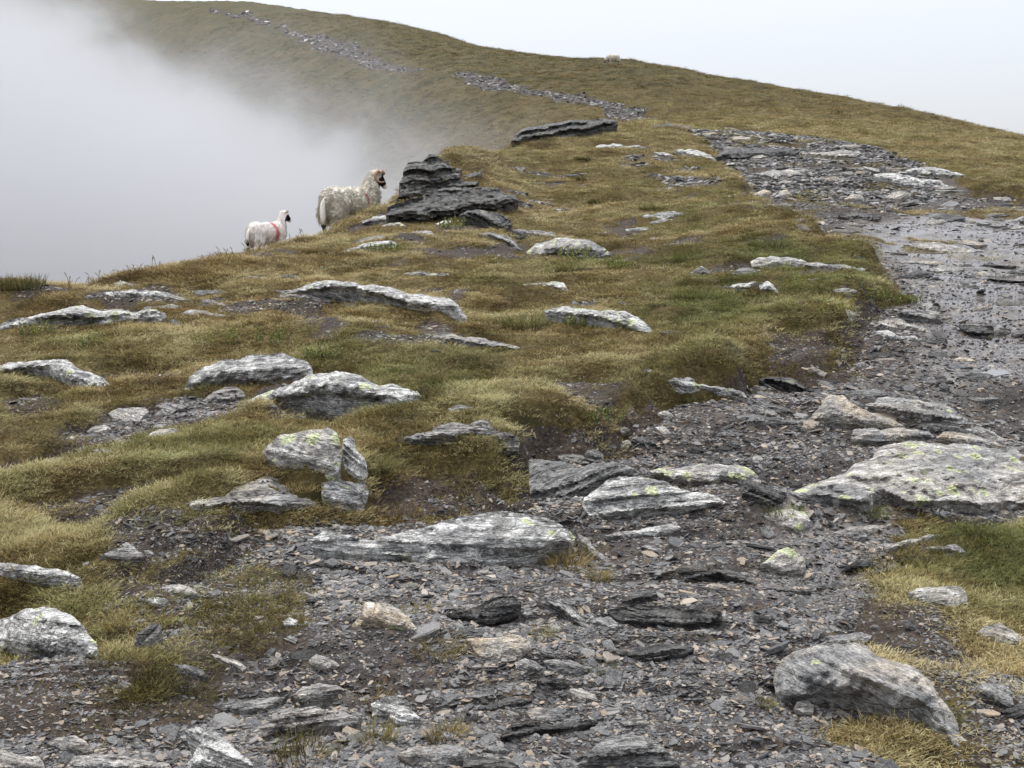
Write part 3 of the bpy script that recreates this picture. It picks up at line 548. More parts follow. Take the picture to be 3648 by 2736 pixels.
R_('stone', 'T', 30, .15, 'low tan stone in the gravel left of the dry grass tuft', '6', [(1990, 970), (2050, 920), (2130, 940), (2200, 990), (2120, 1022), (2040, 1002)])
R_('flat_rock', 'G', 20, .08, 'flat grey bedrock patch in the lower left gravel', '6', [(1380, 1250), (1480, 1220), (1620, 1220), (1760, 1200), (1850, 1200), (1800, 1250), (1700, 1290), (1560, 1302), (1450, 1282)])
R_('rock', 'P', 32, .14, 'rough pale rock behind the orange grass tuft', '6', [(1880, 1190), (1960, 1130), (2060, 1110), (2180, 1120), (2240, 1150), (2150, 1200), (2060, 1222), (1960, 1232)])
R_('stone', 'P', 25, .1, 'small pale slate left below the central boulder', '6', [(2090, 460), (2150, 440), (2212, 440), (2212, 470), (2130, 487)])
R_('stone', 'S', 30, .1, 'three-cornered blue slate in the lower left gravel', '6', [(1830, 820), (1880, 795), (1930, 825), (1910, 857)])
R_('outcrop', 'L', 38, .16, 'long white-crusted rock above bilberry at the left edge', '3', [(-20, 465), (100, 430), (240, 400), (360, 375), (450, 350), (540, 340), (600, 360), (660, 375), (740, 370), (800, 365), (860, 390), (930, 370), (1010, 370), (1070, 390), (1080, 420), (1040, 440), (940, 432), (860, 442), (790, 462), (720, 492), (660, 482), (560, 445), (440, 425), (330, 425), (250, 442), (130, 475), (60, 508), (-20, 528)])
R_('stone', 'B', 40, .12, 'small dark rock at the right end of the long left rock', '3', [(1080, 440), (1130, 430), (1180, 470), (1200, 502), (1140, 484)])
R_('rock', 'L', 36, .16, 'white-speckled rock over a grassy hummock at the left edge', '3', [(-20, 730), (120, 710), (240, 700), (350, 690), (440, 695), (500, 740), (580, 780), (660, 810), (710, 850), (640, 875), (540, 880), (450, 842), (370, 805), (300, 765), (200, 755), (100, 762), (-20, 785)])
R_('boulder', 'L', 42, .18, 'whaleback boulder, the farther of two lying parallel left of centre', '3', [(1190, 890), (1230, 800), (1300, 750), (1450, 705), (1560, 690), (1640, 660), (1750, 655), (1820, 650), (1900, 680), (1980, 700), (2020, 740), (2030, 790), (1960, 830), (1840, 850), (1700, 852), (1560, 835), (1440, 845), (1340, 865), (1250, 892)])
R_('stone', 'B', 40, .18, 'little stone perched behind the farther whaleback boulder', '3', [(1390, 700), (1440, 680), (1480, 695), (1440, 715)])
R_('boulder', 'L', 45, .16, 'whaleback boulder, the nearer of two lying parallel left of centre', '3', [(1560, 990), (1640, 940), (1760, 890), (1880, 850), (1980, 800), (2080, 780), (2180, 770), (2312, 785), (2392, 830), (2452, 860), (2542, 850), (2642, 880), (2702, 900), (2742, 960), (2732, 1020), (2772, 1080), (2832, 1110), (2842, 1132), (2772, 1142), (2652, 1070), (2542, 1012), (2462, 975), (2392, 965), (2272, 945), (2212, 945), (2100, 925), (2000, 932), (1900, 962), (1760, 975), (1640, 990)])
R_('rock', 'G', 35, .16, 'low grey rock in front of the farther whaleback', '3', [(1310, 960), (1380, 900), (1460, 870), (1540, 875), (1590, 920), (1560, 960), (1460, 980), (1380, 972)])
R_('flat_rock', 'P', 20, .08, 'largest flat slab in the gully at the left', '3', [(700, 1040), (760, 1010), (860, 1000), (940, 1000), (970, 1030), (920, 1060), (890, 1112), (800, 1102), (730, 1072)])
R_('flat_rock', 'G', 22, .08, 'grey slab at the upper end of the left gully', '3', [(980, 985), (1080, 970), (1180, 975), (1215, 1005), (1130, 1032), (1040, 1058), (1000, 1048), (1050, 1010)])
R_('flat_rock', 'P', 18, .06, 'flat stone below the grey slab in the left gully', '3', [(950, 1190), (1020, 1150), (1120, 1140), (1180, 1160), (1080, 1190), (990, 1207)])
R_('flat_rock', 'S', 18, .06, 'bluish flat stone at the lower side of the left gully', '3', [(700, 1240), (780, 1215), (860, 1215), (960, 1210), (880, 1240), (780, 1262)])
R_('stone', 'P', 25, .1, 'pale flat stone nearest the turf edge of the left gully', '3', [(590, 1280), (660, 1265), (730, 1280), (720, 1302), (630, 1307)])
R_('stone', 'P', 30, .15, 'pale lump at the left side of the gully', '3', [(560, 1160), (620, 1120), (680, 1110), (720, 1140), (680, 1172), (600, 1177)])
R_('rock', 'P', 22, .06, 'long thin stone edge low in the left gully', '3', [(100, 1400), (200, 1360), (340, 1330), (480, 1325), (400, 1348), (280, 1370), (160, 1404)])
R_('rock', 'L', 32, .08, 'long thin ledge over brown grass below the left skyline', '3', [(670, 260), (740, 250), (860, 235), (900, 250), (1000, 250), (1080, 255), (1160, 280), (1230, 305), (1160, 307), (1060, 285), (960, 275), (860, 275), (760, 275), (680, 285)])
R_('stone', 'Y', 32, .1, 'small lichened stone nearest the left skyline', '3', [(720, 205), (780, 183), (850, 195), (930, 208), (860, 218), (780, 220)])
R_('rock', 'P', 25, .08, 'pale rock edge in the turf right of the long left rock', '3', [(1160, 395), (1240, 370), (1300, 368), (1370, 390), (1500, 410), (1420, 414), (1320, 406), (1240, 405)])
R_('flat_rock', 'S', 18, .05, 'bluish flat stone in brown turf below the left skyline', '3', [(1240, 250), (1330, 238), (1430, 240), (1500, 262), (1400, 270), (1290, 270)])
R_('rock', 'G', 28, .08, 'short dark-edged ledge right of the long thin ledge', '3', [(1300, 308), (1370, 303), (1440, 325), (1480, 348), (1410, 340), (1340, 322)])
R_('flat_rock', 'P', 18, .05, 'pale flat stone between two thin ledges on the left', '3', [(930, 362), (1020, 345), (1120, 335), (1190, 350), (1080, 366)])
R_('stone', 'G', 30, .15, 'small grey stone left of the long thin ledge', '3', [(540, 288), (580, 270), (610, 290), (560, 300)])
R_('rock', 'P', 28, .06, 'left of two thin stone edges below the lamb', '3', [(1570, 155), (1640, 150), (1750, 165), (1680, 170)])
R_('rock', 'D', 30, .08, 'right of two thin stone edges below the lamb', '3', [(1760, 162), (1840, 145), (1920, 145), (1975, 182), (1900, 175), (1820, 170)])
R_('outcrop', 'L', 40, .12, 'long ledge running down right across the middle turf', '3', [(1780, 245), (1900, 240), (1960, 220), (2000, 200), (2100, 185), (2212, 190), (2292, 195), (2362, 215), (2412, 205), (2492, 215), (2592, 245), (2642, 265), (2732, 275), (2852, 290), (2912, 300), (2972, 340), (2987, 370), (3042, 460), (3062, 512), (3012, 495), (2962, 400), (2902, 375), (2812, 355), (2692, 352), (2572, 325), (2472, 302), (2372, 268), (2292, 250), (2212, 240), (2150, 235), (2050, 250), (1950, 262), (1850, 265)])
R_('rock', 'G', 32, .08, 'thin ledge over an earth hollow left of the long ledge', '3', [(1790, 280), (1880, 268), (1980, 270), (2060, 290), (2140, 315), (2060, 312), (1960, 303), (1880, 297)])
R_('boulder', 'Y', 50, .12, 'flat-faced grey boulder with bright lichen beside the green turf', '3', [(1700, 1290), (1740, 1240), (1800, 1190), (1900, 1170), (2000, 1150), (2130, 1130), (2185, 1170), (2205, 1260), (2212, 1350), (2190, 1430), (2120, 1450), (2010, 1420), (1900, 1420), (1800, 1390), (1740, 1340)])
R_('rock', 'L', 60, .15, 'narrow upright rock against the flat-faced boulder', '3', [(2225, 1210), (2270, 1190), (2302, 1220), (2312, 1280), (2362, 1330), (2387, 1430), (2362, 1500), (2300, 1490), (2240, 1420), (2225, 1330)])
R_('flat_rock', 'P', 22, .08, 'broad pale slab below the flat-faced boulder', '3', [(1220, 1615), (1320, 1600), (1450, 1580), (1500, 1530), (1600, 1490), (1720, 1445), (1800, 1460), (1850, 1500), (1960, 1540), (2030, 1550), (2060, 1600), (2060, 1652), (1900, 1642), (1800, 1652), (1650, 1625), (1500, 1635), (1350, 1655), (1230, 1645)])
R_('rock', 'L', 55, .16, 'squared block at the right end of the broad pale slab', '3', [(2080, 1490), (2180, 1465), (2280, 1480), (2380, 1510), (2390, 1560), (2370, 1620), (2350, 1665), (2300, 1680), (2200, 1670), (2150, 1645), (2090, 1582)])
R_('outcrop', 'L', 38, .16, 'lichened rock curving down right beside the big green tuft', '4', [(1310, 380), (1390, 350), (1500, 360), (1640, 370), (1740, 375), (1830, 380), (1920, 420), (1980, 460), (2040, 510), (2100, 575), (2040, 572), (1960, 560), (1890, 515), (1800, 478), (1700, 440), (1580, 418), (1460, 415), (1370, 404)])
R_('flat_rock', 'P', 22, .08, 'long smooth pale strip of rock flush in the middle turf', '4', [(520, 520), (580, 535), (660, 515), (760, 540), (900, 555), (1020, 580), (1130, 600), (1200, 625), (1240, 652), (1150, 640), (1040, 625), (900, 606), (760, 578), (640, 556)])
R_('outcrop', 'G', 45, .14, 'crested rock with twin humps on the near turf bank', '4', [(330, 1218), (440, 1195), (560, 1165), (640, 1120), (730, 1095), (820, 1115), (880, 1085), (940, 1080), (980, 1130), (1030, 1160), (1120, 1185), (1160, 1220), (1150, 1262), (1080, 1262), (1020, 1235), (940, 1200), (860, 1180), (800, 1190), (720, 1205), (640, 1215), (540, 1230), (460, 1245)])
R_('stone', 'S', 45, .18, 'blue-grey stone where the bank meets the path', '4', [(1565, 1320), (1580, 1290), (1640, 1275), (1690, 1300), (1700, 1340), (1620, 1337)])
R_('flat_rock', 'S', 20, .08, 'blue-grey bedrock floor between the turf bank and layered slab', '4', [(1220, 1345), (1300, 1340), (1390, 1345), (1480, 1370), (1540, 1400), (1640, 1360), (1760, 1355), (1850, 1370), (1900, 1400), (1800, 1440), (1700, 1470), (1640, 1500), (1580, 1560), (1560, 1620), (1480, 1640), (1380, 1600), (1280, 1560), (1220, 1560)])
R_('flat_rock', 'L', 38, .12, 'pale layered slab with a notch, right of the turf bank', '4', [(1560, 1640), (1575, 1590), (1650, 1540), (1720, 1480), (1800, 1450), (1900, 1450), (2000, 1465), (2110, 1490), (2212, 1535), (2320, 1560), (2420, 1575), (2500, 1620), (2420, 1640), (2300, 1655), (2150, 1680), (2000, 1670), (1850, 1685), (1700, 1710), (1600, 1700)])
R_('flat_rock', 'G', 20, .06, 'thin grey plate under the foot of the central bank', '4', [(1380, 1312), (1470, 1300), (1560, 1315), (1600, 1347), (1500, 1353), (1420, 1338)])
R_('rock', 'L', 30, .08, 'stepped pale ledge slanting from the turf down to the path', '4', [(1960, 755), (2040, 765), (2120, 775), (2212, 782), (2272, 800), (2362, 830), (2432, 850), (2542, 870), (2612, 905), (2632, 942), (2560, 925), (2440, 885), (2340, 872), (2212, 872), (2140, 836), (2050, 808)])
R_('stone', 'L', 28, .08, 'flat lichened stone above the long middle ledge', '4', [(400, 135), (500, 125), (600, 125), (700, 140), (640, 155), (560, 152), (470, 145)])
R_('rock', 'L', 32, .08, 'short white-ended ledge in the upper middle turf', '4', [(1170, 207), (1260, 192), (1370, 190), (1440, 195), (1480, 258), (1420, 240), (1340, 215), (1250, 212)])
R_('stone', 'D', 22, .08, 'flat dark-edged stone right of the lichened curving rock', '4', [(2070, 517), (2140, 500), (2212, 500), (2280, 510), (2212, 532), (2120, 530)])
R_('rock', 'G', 26, .06, 'small stone edge above the lichened curving rock', '4', [(1785, 320), (1850, 325), (1920, 348), (1860, 345)])
R_('stone', 'G', 22, .08, 'flat grey stone in brown turf behind the twin-humped rock', '4', [(690, 1012), (760, 985), (860, 1000), (800, 1022), (730, 1032)])
R_('stone', 'P', 40, .18, 'bluish stone at the foot of the bank, farthest left on the path', '4', [(1790, 1132), (1840, 1118), (1872, 1150), (1820, 1168)])
R_('stone', 'P', 35, .15, 'pale oblong stone near the top of the path bay', '4', [(2040, 1038), (2110, 1025), (2155, 1060), (2130, 1082), (2060, 1060)])
R_('stone', 'P', 30, .12, 'pale slanting stone below the oblong one in the path bay', '4', [(2030, 1128), (2100, 1130), (2140, 1172), (2080, 1170)])
R_('stone', 'T', 35, .15, 'warm grey stone just above the blue-grey stone', '4', [(1810, 1228), (1860, 1215), (1900, 1240), (1850, 1258)])
R_('flat_rock', 'Y', 30, .1, 'long lichen-white slab in bright green turf near the path', '5', [(440, 60), (490, 30), (600, 25), (700, 35), (800, 55), (900, 70), (1000, 70), (1100, 85), (1185, 105), (1120, 132), (1030, 124), (960, 102), (860, 108), (760, 90), (640, 72), (540, 76), (450, 90)])
R_('rock', 'G', 32, .12, 'low grey rock left of the long lichen-white slab', '5', [(305, 132), (370, 105), (440, 100), (520, 115), (440, 132), (350, 143)])
R_('rock', 'G', 45, .16, 'small peaked grey rock in the turf', '5', [(35, 137), (80, 110), (120, 88), (180, 130), (130, 153), (70, 145)])
R_('rock', 'L', 38, .12, 'white ragged rock below the long lichen-white slab', '5', [(200, 222), (340, 205), (440, 195), (560, 190), (590, 215), (640, 272), (590, 252), (500, 248), (400, 235), (300, 227)])
R_('stone', 'P', 28, .08, 'thin pale stone in the turf beside the path', '5', [(970, 242), (1020, 230), (1120, 235), (1165, 248), (1080, 256), (1010, 256)])
R_('rock', 'G', 50, .15, 'squarish grey block at the turf edge of the path', '5', [(1390, 380), (1440, 365), (1560, 365), (1650, 370), (1670, 400), (1690, 450), (1600, 462), (1480, 442), (1400, 412)])
R_('rock', 'P', 26, .08, 'pale ledge stepping down below the squarish block', '5', [(1270, 452), (1340, 430), (1410, 430), (1480, 460), (1550, 480), (1640, 512), (1560, 518), (1450, 495), (1350, 475)])
R_('rock', 'L', 26, .08, 'whitish ledge below the pale stepping one', '5', [(1250, 512), (1330, 505), (1400, 540), (1500, 535), (1530, 560), (1460, 568), (1380, 555), (1300, 545)])
R_('stone', 'D', 45, .15, 'dark chunk of stone below the squarish block', '5', [(1640, 552), (1710, 545), (1718, 582), (1660, 576)])
R_('rock', 'B', 55, .12, 'dark mossy step crossing the right-hand path', '5', [(1790, 472), (1900, 470), (2010, 460), (2022, 520), (2000, 562), (1900, 552), (1830, 515)])
R_('stone', 'B', 40, .15, 'dark stone right of the mossy step', '5', [(2020, 507), (2080, 485), (2130, 510), (2100, 528), (2040, 524)])
R_('rock', 'B', 45, .15, 'dark rock at the right edge beside the mossy step', '5', [(2130, 522), (2240, 495), (2240, 552), (2150, 552)])
R_('rock', 'B', 40, .14, 'dark rock running from the bank foot onto the path', '5', [(490, 822), (560, 800), (640, 805), (720, 820), (800, 870), (870, 890), (920, 920), (880, 942), (800, 925), (700, 890), (580, 852)])
R_('stone', 'T', 32, .12, 'tan stone under the overhanging bank', '5', [(770, 748), (850, 740), (940, 780), (920, 802), (840, 775)])
R_('flat_rock', 'S', 18, .05, 'smooth pale blue slab across the path', '5', [(990, 912), (1050, 895), (1150, 890), (1300, 895), (1330, 920), (1240, 937), (1100, 930)])
R_('rock', 'T', 40, .16, 'humped brown-grey rock in the middle of the right path', '5', [(810, 1085), (850, 1040), (900, 990), (900, 950), (960, 920), (1040, 925), (1080, 970), (1130, 990), (1200, 1020), (1290, 1060), (1380, 1090), (1430, 1118), (1380, 1142), (1280, 1130), (1180, 1138), (1100, 1128), (1000, 1118), (900, 1106)])
R_('flat_rock', 'P', 20, .08, 'broad smooth slab right of the humped rock', '5', [(1150, 992), (1240, 970), (1260, 945), (1330, 940), (1420, 945), (1540, 960), (1680, 980), (1760, 1010), (1790, 1050), (1850, 1080), (1890, 1112), (1780, 1112), (1680, 1085), (1560, 1075), (1440, 1065), (1320, 1038), (1220, 1016)])
R_('rock', 'T', 38, .14, 'low brown rock in front of the humped rock', '5', [(1090, 1202), (1110, 1150), (1180, 1135), (1300, 1140), (1420, 1130), (1500, 1150), (1600, 1160), (1640, 1200), (1500, 1215), (1380, 1225), (1250, 1235), (1140, 1240)])
R_('flat_rock', 'S', 20, .06, 'bluish slab between the smooth slab and the low brown rock', '5', [(1500, 1112), (1620, 1095), (1760, 1110), (1860, 1162), (1800, 1160), (1680, 1164), (1560, 1155)])
R_('rock', 'T', 38, .14, 'mottled dark rock behind the great lichen slab', '5', [(1640, 1202), (1690, 1160), (1800, 1165), (1920, 1190), (2040, 1230), (2100, 1262), (2000, 1275), (1860, 1250), (1740, 1240)])
R_('rock', 'P', 28, .1, 'pinkish grey rock behind the mottled dark one', '5', [(1820, 1142), (1900, 1125), (2000, 1150), (2090, 1210), (2110, 1252), (2000, 1210), (1900, 1178)])
R_('flat_rock', 'Y', 16, .05, 'great pale slab spotted with yellow-green lichen at the right edge', '5', [(700, 1560), (780, 1520), (900, 1480), (1060, 1420), (1120, 1370), (1230, 1330), (1250, 1280), (1330, 1240), (1480, 1215), (1600, 1230), (1720, 1245), (1850, 1235), (2000, 1270), (2100, 1265), (2212, 1260), (2400, 1280), (2400, 1640), (2212, 1660), (2100, 1640), (1900, 1650), (1700, 1640), (1550, 1640), (1440, 1640), (1300, 1560), (1240, 1580), (1230, 1640), (1160, 1650), (1000, 1610), (820, 1600)])
R_('boulder', 'Y', 30, .14, 'pale boulder with dark overhung end left of the great slab', '5', [(-220, 1412), (-100, 1395), (0, 1390), (120, 1375), (260, 1375), (400, 1380), (450, 1410), (490, 1450), (540, 1480), (500, 1502), (350, 1480), (250, 1460), (200, 1488), (50, 1505), (-120, 1455)])
R_('rock', 'D', 35, .12, 'wet black rock between the pale boulder and great slab', '5', [(400, 1482), (500, 1490), (600, 1530), (680, 1560), (640, 1620), (560, 1652), (440, 1602), (380, 1562)])
R_('flat_rock', 'S', 16, .05, 'long blue slate plate, lowest of three beside the humped rock', '5', [(340, 1062), (430, 1040), (560, 1060), (700, 1080), (800, 1095), (700, 1112), (560, 1108), (420, 1102)])
R_('rock', 'G', 38, .12, 'wedge of grey slate above the long blue plate', '5', [(440, 1002), (520, 990), (600, 1030), (640, 1070), (540, 1064), (440, 1042)])
R_('flat_rock', 'S', 16, .05, 'upper blue slate plate left of the humped rock', '5', [(460, 962), (560, 970), (660, 1000), (720, 1030), (640, 1033), (540, 1005)])
R_('flat_rock', 'T', 16, .05, 'long tan slab farthest up the wet path, near the turf corner', '5', [(1390, 57), (1500, 50), (1640, 50), (1700, 65), (1600, 80), (1480, 70)])
R_('flat_rock', 'P', 16, .05, 'flat cream slab below the long tan one on the wet path', '5', [(1580, 107), (1680, 90), (1780, 92), (1830, 120), (1700, 126)])
R_('flat_rock', 'D', 18, .06, 'dark flat slab left of the cream one on the wet path', '5', [(1400, 153), (1520, 120), (1630, 135), (1560, 153), (1470, 160)])
R_('stone', 'T', 18, .08, 'small cream stone near the upper puddle', '5', [(1910, 132), (1960, 122), (2010, 140), (1950, 152)])
R_('flat_rock', 'T', 16, .05, 'narrow tan plate on the gravel below the mossy step', '5', [(1740, 692), (1780, 680), (1860, 685), (1910, 700), (1820, 706)])
R_('stone', 'D', 60, .15, 'small dark upright stone on the right-hand gravel', '5', [(1660, 852), (1700, 842), (1732, 870), (1712, 902), (1660, 894)])
R_('flat_rock', 'T', 16, .05, 'flat tan stone on the gravel above the smooth slab', '5', [(1840, 942), (1920, 930), (2020, 930), (2060, 950), (1960, 959)])
R_('stone', 'P', 28, .1, 'small pale stone in the bank above the squarish block', '5', [(990, 377), (1060, 365), (1130, 390), (1080, 412), (1010, 398)])
# around the sheep and up the ridge
R_('outcrop', 'B', 38, .10, 'far dark slate outcrop breaking the skyline below the far path', '9', [(1150, 270), (1190, 220), (1240, 180), (1330, 155), (1420, 140), (1540, 120), (1620, 100), (1740, 105), (1860, 95), (1950, 95), (2000, 130), (1960, 155), (1880, 180), (1780, 205), (1680, 235), (1560, 265), (1440, 290), (1360, 300), (1240, 285)], thick=.9, spacing=1.5)
R_('outcrop', 'B', 58, .10, 'dark craggy outcrop rising behind the ewe, turf on its top', '9', [(245, 745), (270, 690), (280, 640), (270, 600), (300, 550), (310, 490), (340, 440), (400, 430), (450, 435), (470, 420), (510, 370), (540, 375), (590, 410), (650, 460), (700, 480), (770, 490), (750, 520), (760, 570), (800, 590), (900, 590), (880, 640), (700, 680), (540, 720), (400, 750), (280, 760)], thick=1.6, spacing=1.15, y1=24.2)
R_('outcrop', 'B', 40, .10, 'broad dark slab with a forked crack right of the ewe', '9', [(165, 850), (170, 800), (220, 770), (320, 740), (420, 710), (540, 670), (650, 640), (780, 640), (900, 630), (1040, 640), (1110, 690), (1180, 700), (1220, 740), (1180, 770), (1100, 790), (1050, 820), (900, 830), (800, 830), (740, 865), (660, 905), (560, 920), (480, 915), (400, 908), (300, 905), (220, 875)], thick=.8, spacing=1.2)
R_('rock', 'B', 45, .15, 'small dark rock in the turf of the craggy outcrop', '9', [(770, 592), (800, 540), (850, 515), (930, 505), (910, 552), (850, 575)])
R_('rock', 'B', 50, .18, 'rounded black rock below the forked-crack slab', '9', [(740, 855), (800, 820), (900, 810), (980, 825), (1080, 850), (1140, 890), (1165, 920), (1150, 972), (1080, 1008), (1000, 985), (940, 950), (880, 905), (800, 870)], spacing=1.6)
R_('stone', 'L', 35, .14, 'pale stone left of the rounded black rock', '9', [(550, 922), (620, 895), (680, 895), (660, 940), (590, 948)])
R_('rock', 'G', 35, .1, 'grey ledge right of the rounded black rock', '9', [(1150, 967), (1260, 965), (1380, 975), (1480, 990), (1520, 1032), (1450, 1045), (1350, 1025), (1230, 1000)], spacing=1.8)
R_('boulder', 'Y', 42, .18, 'lichened boulder with bilberry at its foot, mid ridge', '9', [(1270, 1150), (1350, 1085), (1450, 1060), (1540, 1030), (1600, 1025), (1660, 1045), (1740, 1045), (1800, 1070), (1880, 1110), (1945, 1165), (1840, 1180), (1700, 1170), (1600, 1160), (1500, 1165), (1380, 1175)], spacing=1.8)
R_('rock', 'G', 35, .1, 'short ledge bending down left of the lichened boulder', '9', [(890, 1002), (980, 993), (1060, 1010), (1130, 1020), (1175, 1050), (1220, 1125), (1180, 1128), (1130, 1085), (1060, 1045), (980, 1018)], spacing=1.8)
R_('rock', 'L', 45, .16, 'lichened rock in front of the ewe hiding her front legs', '9', [(-30, 905), (60, 860), (150, 850), (230, 860), (270, 890), (300, 912), (200, 915), (100, 912), (-20, 925)], spacing=1.6)
R_('stone', 'Y', 35, .12, 'small rock just below the one in front of the ewe', '9', [(130, 942), (200, 910), (280, 910), (330, 942), (240, 945)], spacing=1.8)
R_('stone', 'L', 30, .1, 'bright white stone right below the rocks by the ewe', '9', [(370, 987), (450, 975), (520, 980), (545, 1012), (460, 1012)], spacing=1.8)
R_('rock', 'L', 32, .1, 'white-topped ledge on the turf below the ewe', '9', [(-190, 1150), (-90, 1110), (0, 1080), (60, 1062), (150, 1055), (230, 1062), (300, 1112), (180, 1100), (80, 1118), (-60, 1140)], spacing=1.8)
R_('rock', 'G', 30, .08, 'thin grey ledge just above the white-topped ledge', '9', [(-100, 1065), (0, 1040), (80, 1022), (160, 1018), (180, 1037), (90, 1055), (0, 1065)], spacing=1.8)
R_('rock', 'D', 35, .12, 'long dark ledge, highest of the stony steps', '2', [(880, 682), (930, 645), (1000, 635), (1100, 640), (1200, 640), (1245, 655), (1200, 668), (1100, 678), (1000, 688)], spacing=1.8)
R_('rock', 'L', 30, .1, 'ledge at the turf edge left of the dark step', '2', [(700, 647), (800, 650), (860, 670), (910, 702), (860, 698), (780, 674)], spacing=1.8)
R_('stone', 'L', 30, .1, 'white stone at the left end of the upper steps', '2', [(610, 657), (660, 655), (712, 677), (660, 678)], spacing=1.8)
R_('flat_rock', 'P', 25, .08, 'pale slab right of the long dark step', '2', [(1250, 662), (1350, 655), (1440, 645), (1510, 660), (1480, 680), (1360, 680)], spacing=1.8)
R_('flat_rock', 'L', 28, .08, 'nearer of two long white slabs at the upper right', '2', [(1560, 755), (1650, 750), (1760, 770), (1850, 780), (1915, 815), (1820, 812), (1700, 795), (1600, 772)], spacing=1.8)
R_('flat_rock', 'L', 28, .08, 'farther of two long white slabs at the upper right', '2', [(1640, 750), (1750, 720), (1850, 725), (1950, 750), (2010, 775), (1900, 762), (1780, 752)], spacing=1.8)
R_('flat_rock', 'P', 18, .06, 'flat slab in the upper path left of the white slabs', '2', [(1070, 752), (1130, 735), (1240, 735), (1250, 752), (1150, 762)], spacing=1.8)
R_('stone', 'T', 45, .18, 'rounded tan boulder alone on the upper path', '2', [(1435, 862), (1470, 838), (1510, 840), (1522, 867), (1460, 874)], spacing=1.8)
R_('flat_rock', 'L', 22, .06, 'largest flat stone in the turf of the ridge top', '2', [(560, 934), (640, 915), (700, 910), (768, 925), (700, 938), (620, 940)], spacing=1.8)
R_('stone', 'L', 22, .06, 'narrow flat stone below the largest in the ridge turf', '2', [(590, 962), (640, 945), (700, 950), (640, 962)], spacing=1.8)
R_('stone', 'L', 22, .06, 'lone flat stone lowest in the ridge-top turf', '2', [(490, 994), (540, 980), (595, 988), (540, 1000)], spacing=1.8)
R_('stone', 'T', 40, .15, 'left of two leaning brown stones on the upper path', '2', [(1040, 842), (1090, 815), (1120, 830), (1080, 864)], spacing=1.8)
R_('stone', 'T', 40, .15, 'right of two leaning brown stones on the upper path', '2', [(1130, 850), (1190, 815), (1212, 842), (1160, 858)], spacing=1.8)
R_('flat_rock', 'P', 14, .05, 'long pale wet slab across the right-hand path', '2', [(1690, 1055), (1800, 1045), (1950, 1060), (2030, 1082), (1950, 1094), (1800, 1082)], spacing=1.8)
R_('rock', 'D', 35, .1, 'dark earth-backed ledge above the wet path', '2', [(1410, 930), (1500, 915), (1600, 930), (1580, 955), (1500, 952)], spacing=1.8)
R_('rock', 'D', 30, .1, 'dark ledge at the start of the far path', '2', [(600, 545), (680, 533), (770, 545), (770, 558), (680, 558)], spacing=1.8)
R_('rock', 'L', 26, .08, 'pale stone line in the turf near the far outcrop', '2', [(360, 633), (440, 618), (520, 628), (600, 635), (500, 642), (420, 640)], spacing=1.8)
R_('stone', 'G', 60, .12, 'upright stone leaning behind the two white slabs', '2', [(1588, 722), (1608, 712), (1642, 748), (1612, 752)], spacing=1.8)
R_('flat_rock', 'P', 20, .06, 'pale slab at the right edge of the upper path', '2', [(2080, 856), (2150, 845), (2225, 860), (2150, 872)], spacing=1.8)
CATS = {'boulder': 'boulder', 'rock': 'rock', 'stone': 'stone', 'flat_rock': 'rock', 'outcrop': 'outcrop'}
for nm, look, tilt, bl, lab, tile, pts, kw in exec_rocks:
    rock(nm, CATS[nm], lab, tile, pts, tilt, look, bl, **kw)

# ------------------------------------------------------------------ puddles and wet patches on the path
wm = NT('shallow_water'); p = wm.pos()
WATER = wm.bsdf((.10, .095, .09), wm.math('MULTIPLY', wm.noise(p, 7, 3), .12), wm.bump(wm.noise(p, 26, 3), .06, .01), .6)
def puddle(label, k):
    c = PUD[k]; n = len(c); out = []
    for i in range(n):
        for j in range(8):
            q = c[i] + (c[(i + 1) % n] - c[i]) * j / 8; out.append(q + fbm((q * 3)[None], 3, 5)[0] * .12)
    O = np.array(out); O = O.mean(0) + (O - O.mean(0)) * 1.08
    res = delaunay_2d_cdt([Vector(q) for q in O], [], [list(range(len(O)))], 1, 1e-5); V = np.array([tuple(v) for v in res[0]])
    me = mesh_np('puddle', np.c_[V, np.full(len(V), PLEV[k] + .021)], [tuple(f) for f in res[2]], True)
    tag(link('puddle', me, WATER), label, kind='structure'); PW.append(O)
PW = []
for k, lab in enumerate(['broad shining puddle at the right edge of the path', 'upper shining puddle at the right edge of the path', 'small puddle lower on the right-hand gravel', 'narrow wet streak high on the right path', 'thin wet streak above the broad puddle']): puddle(lab, k)

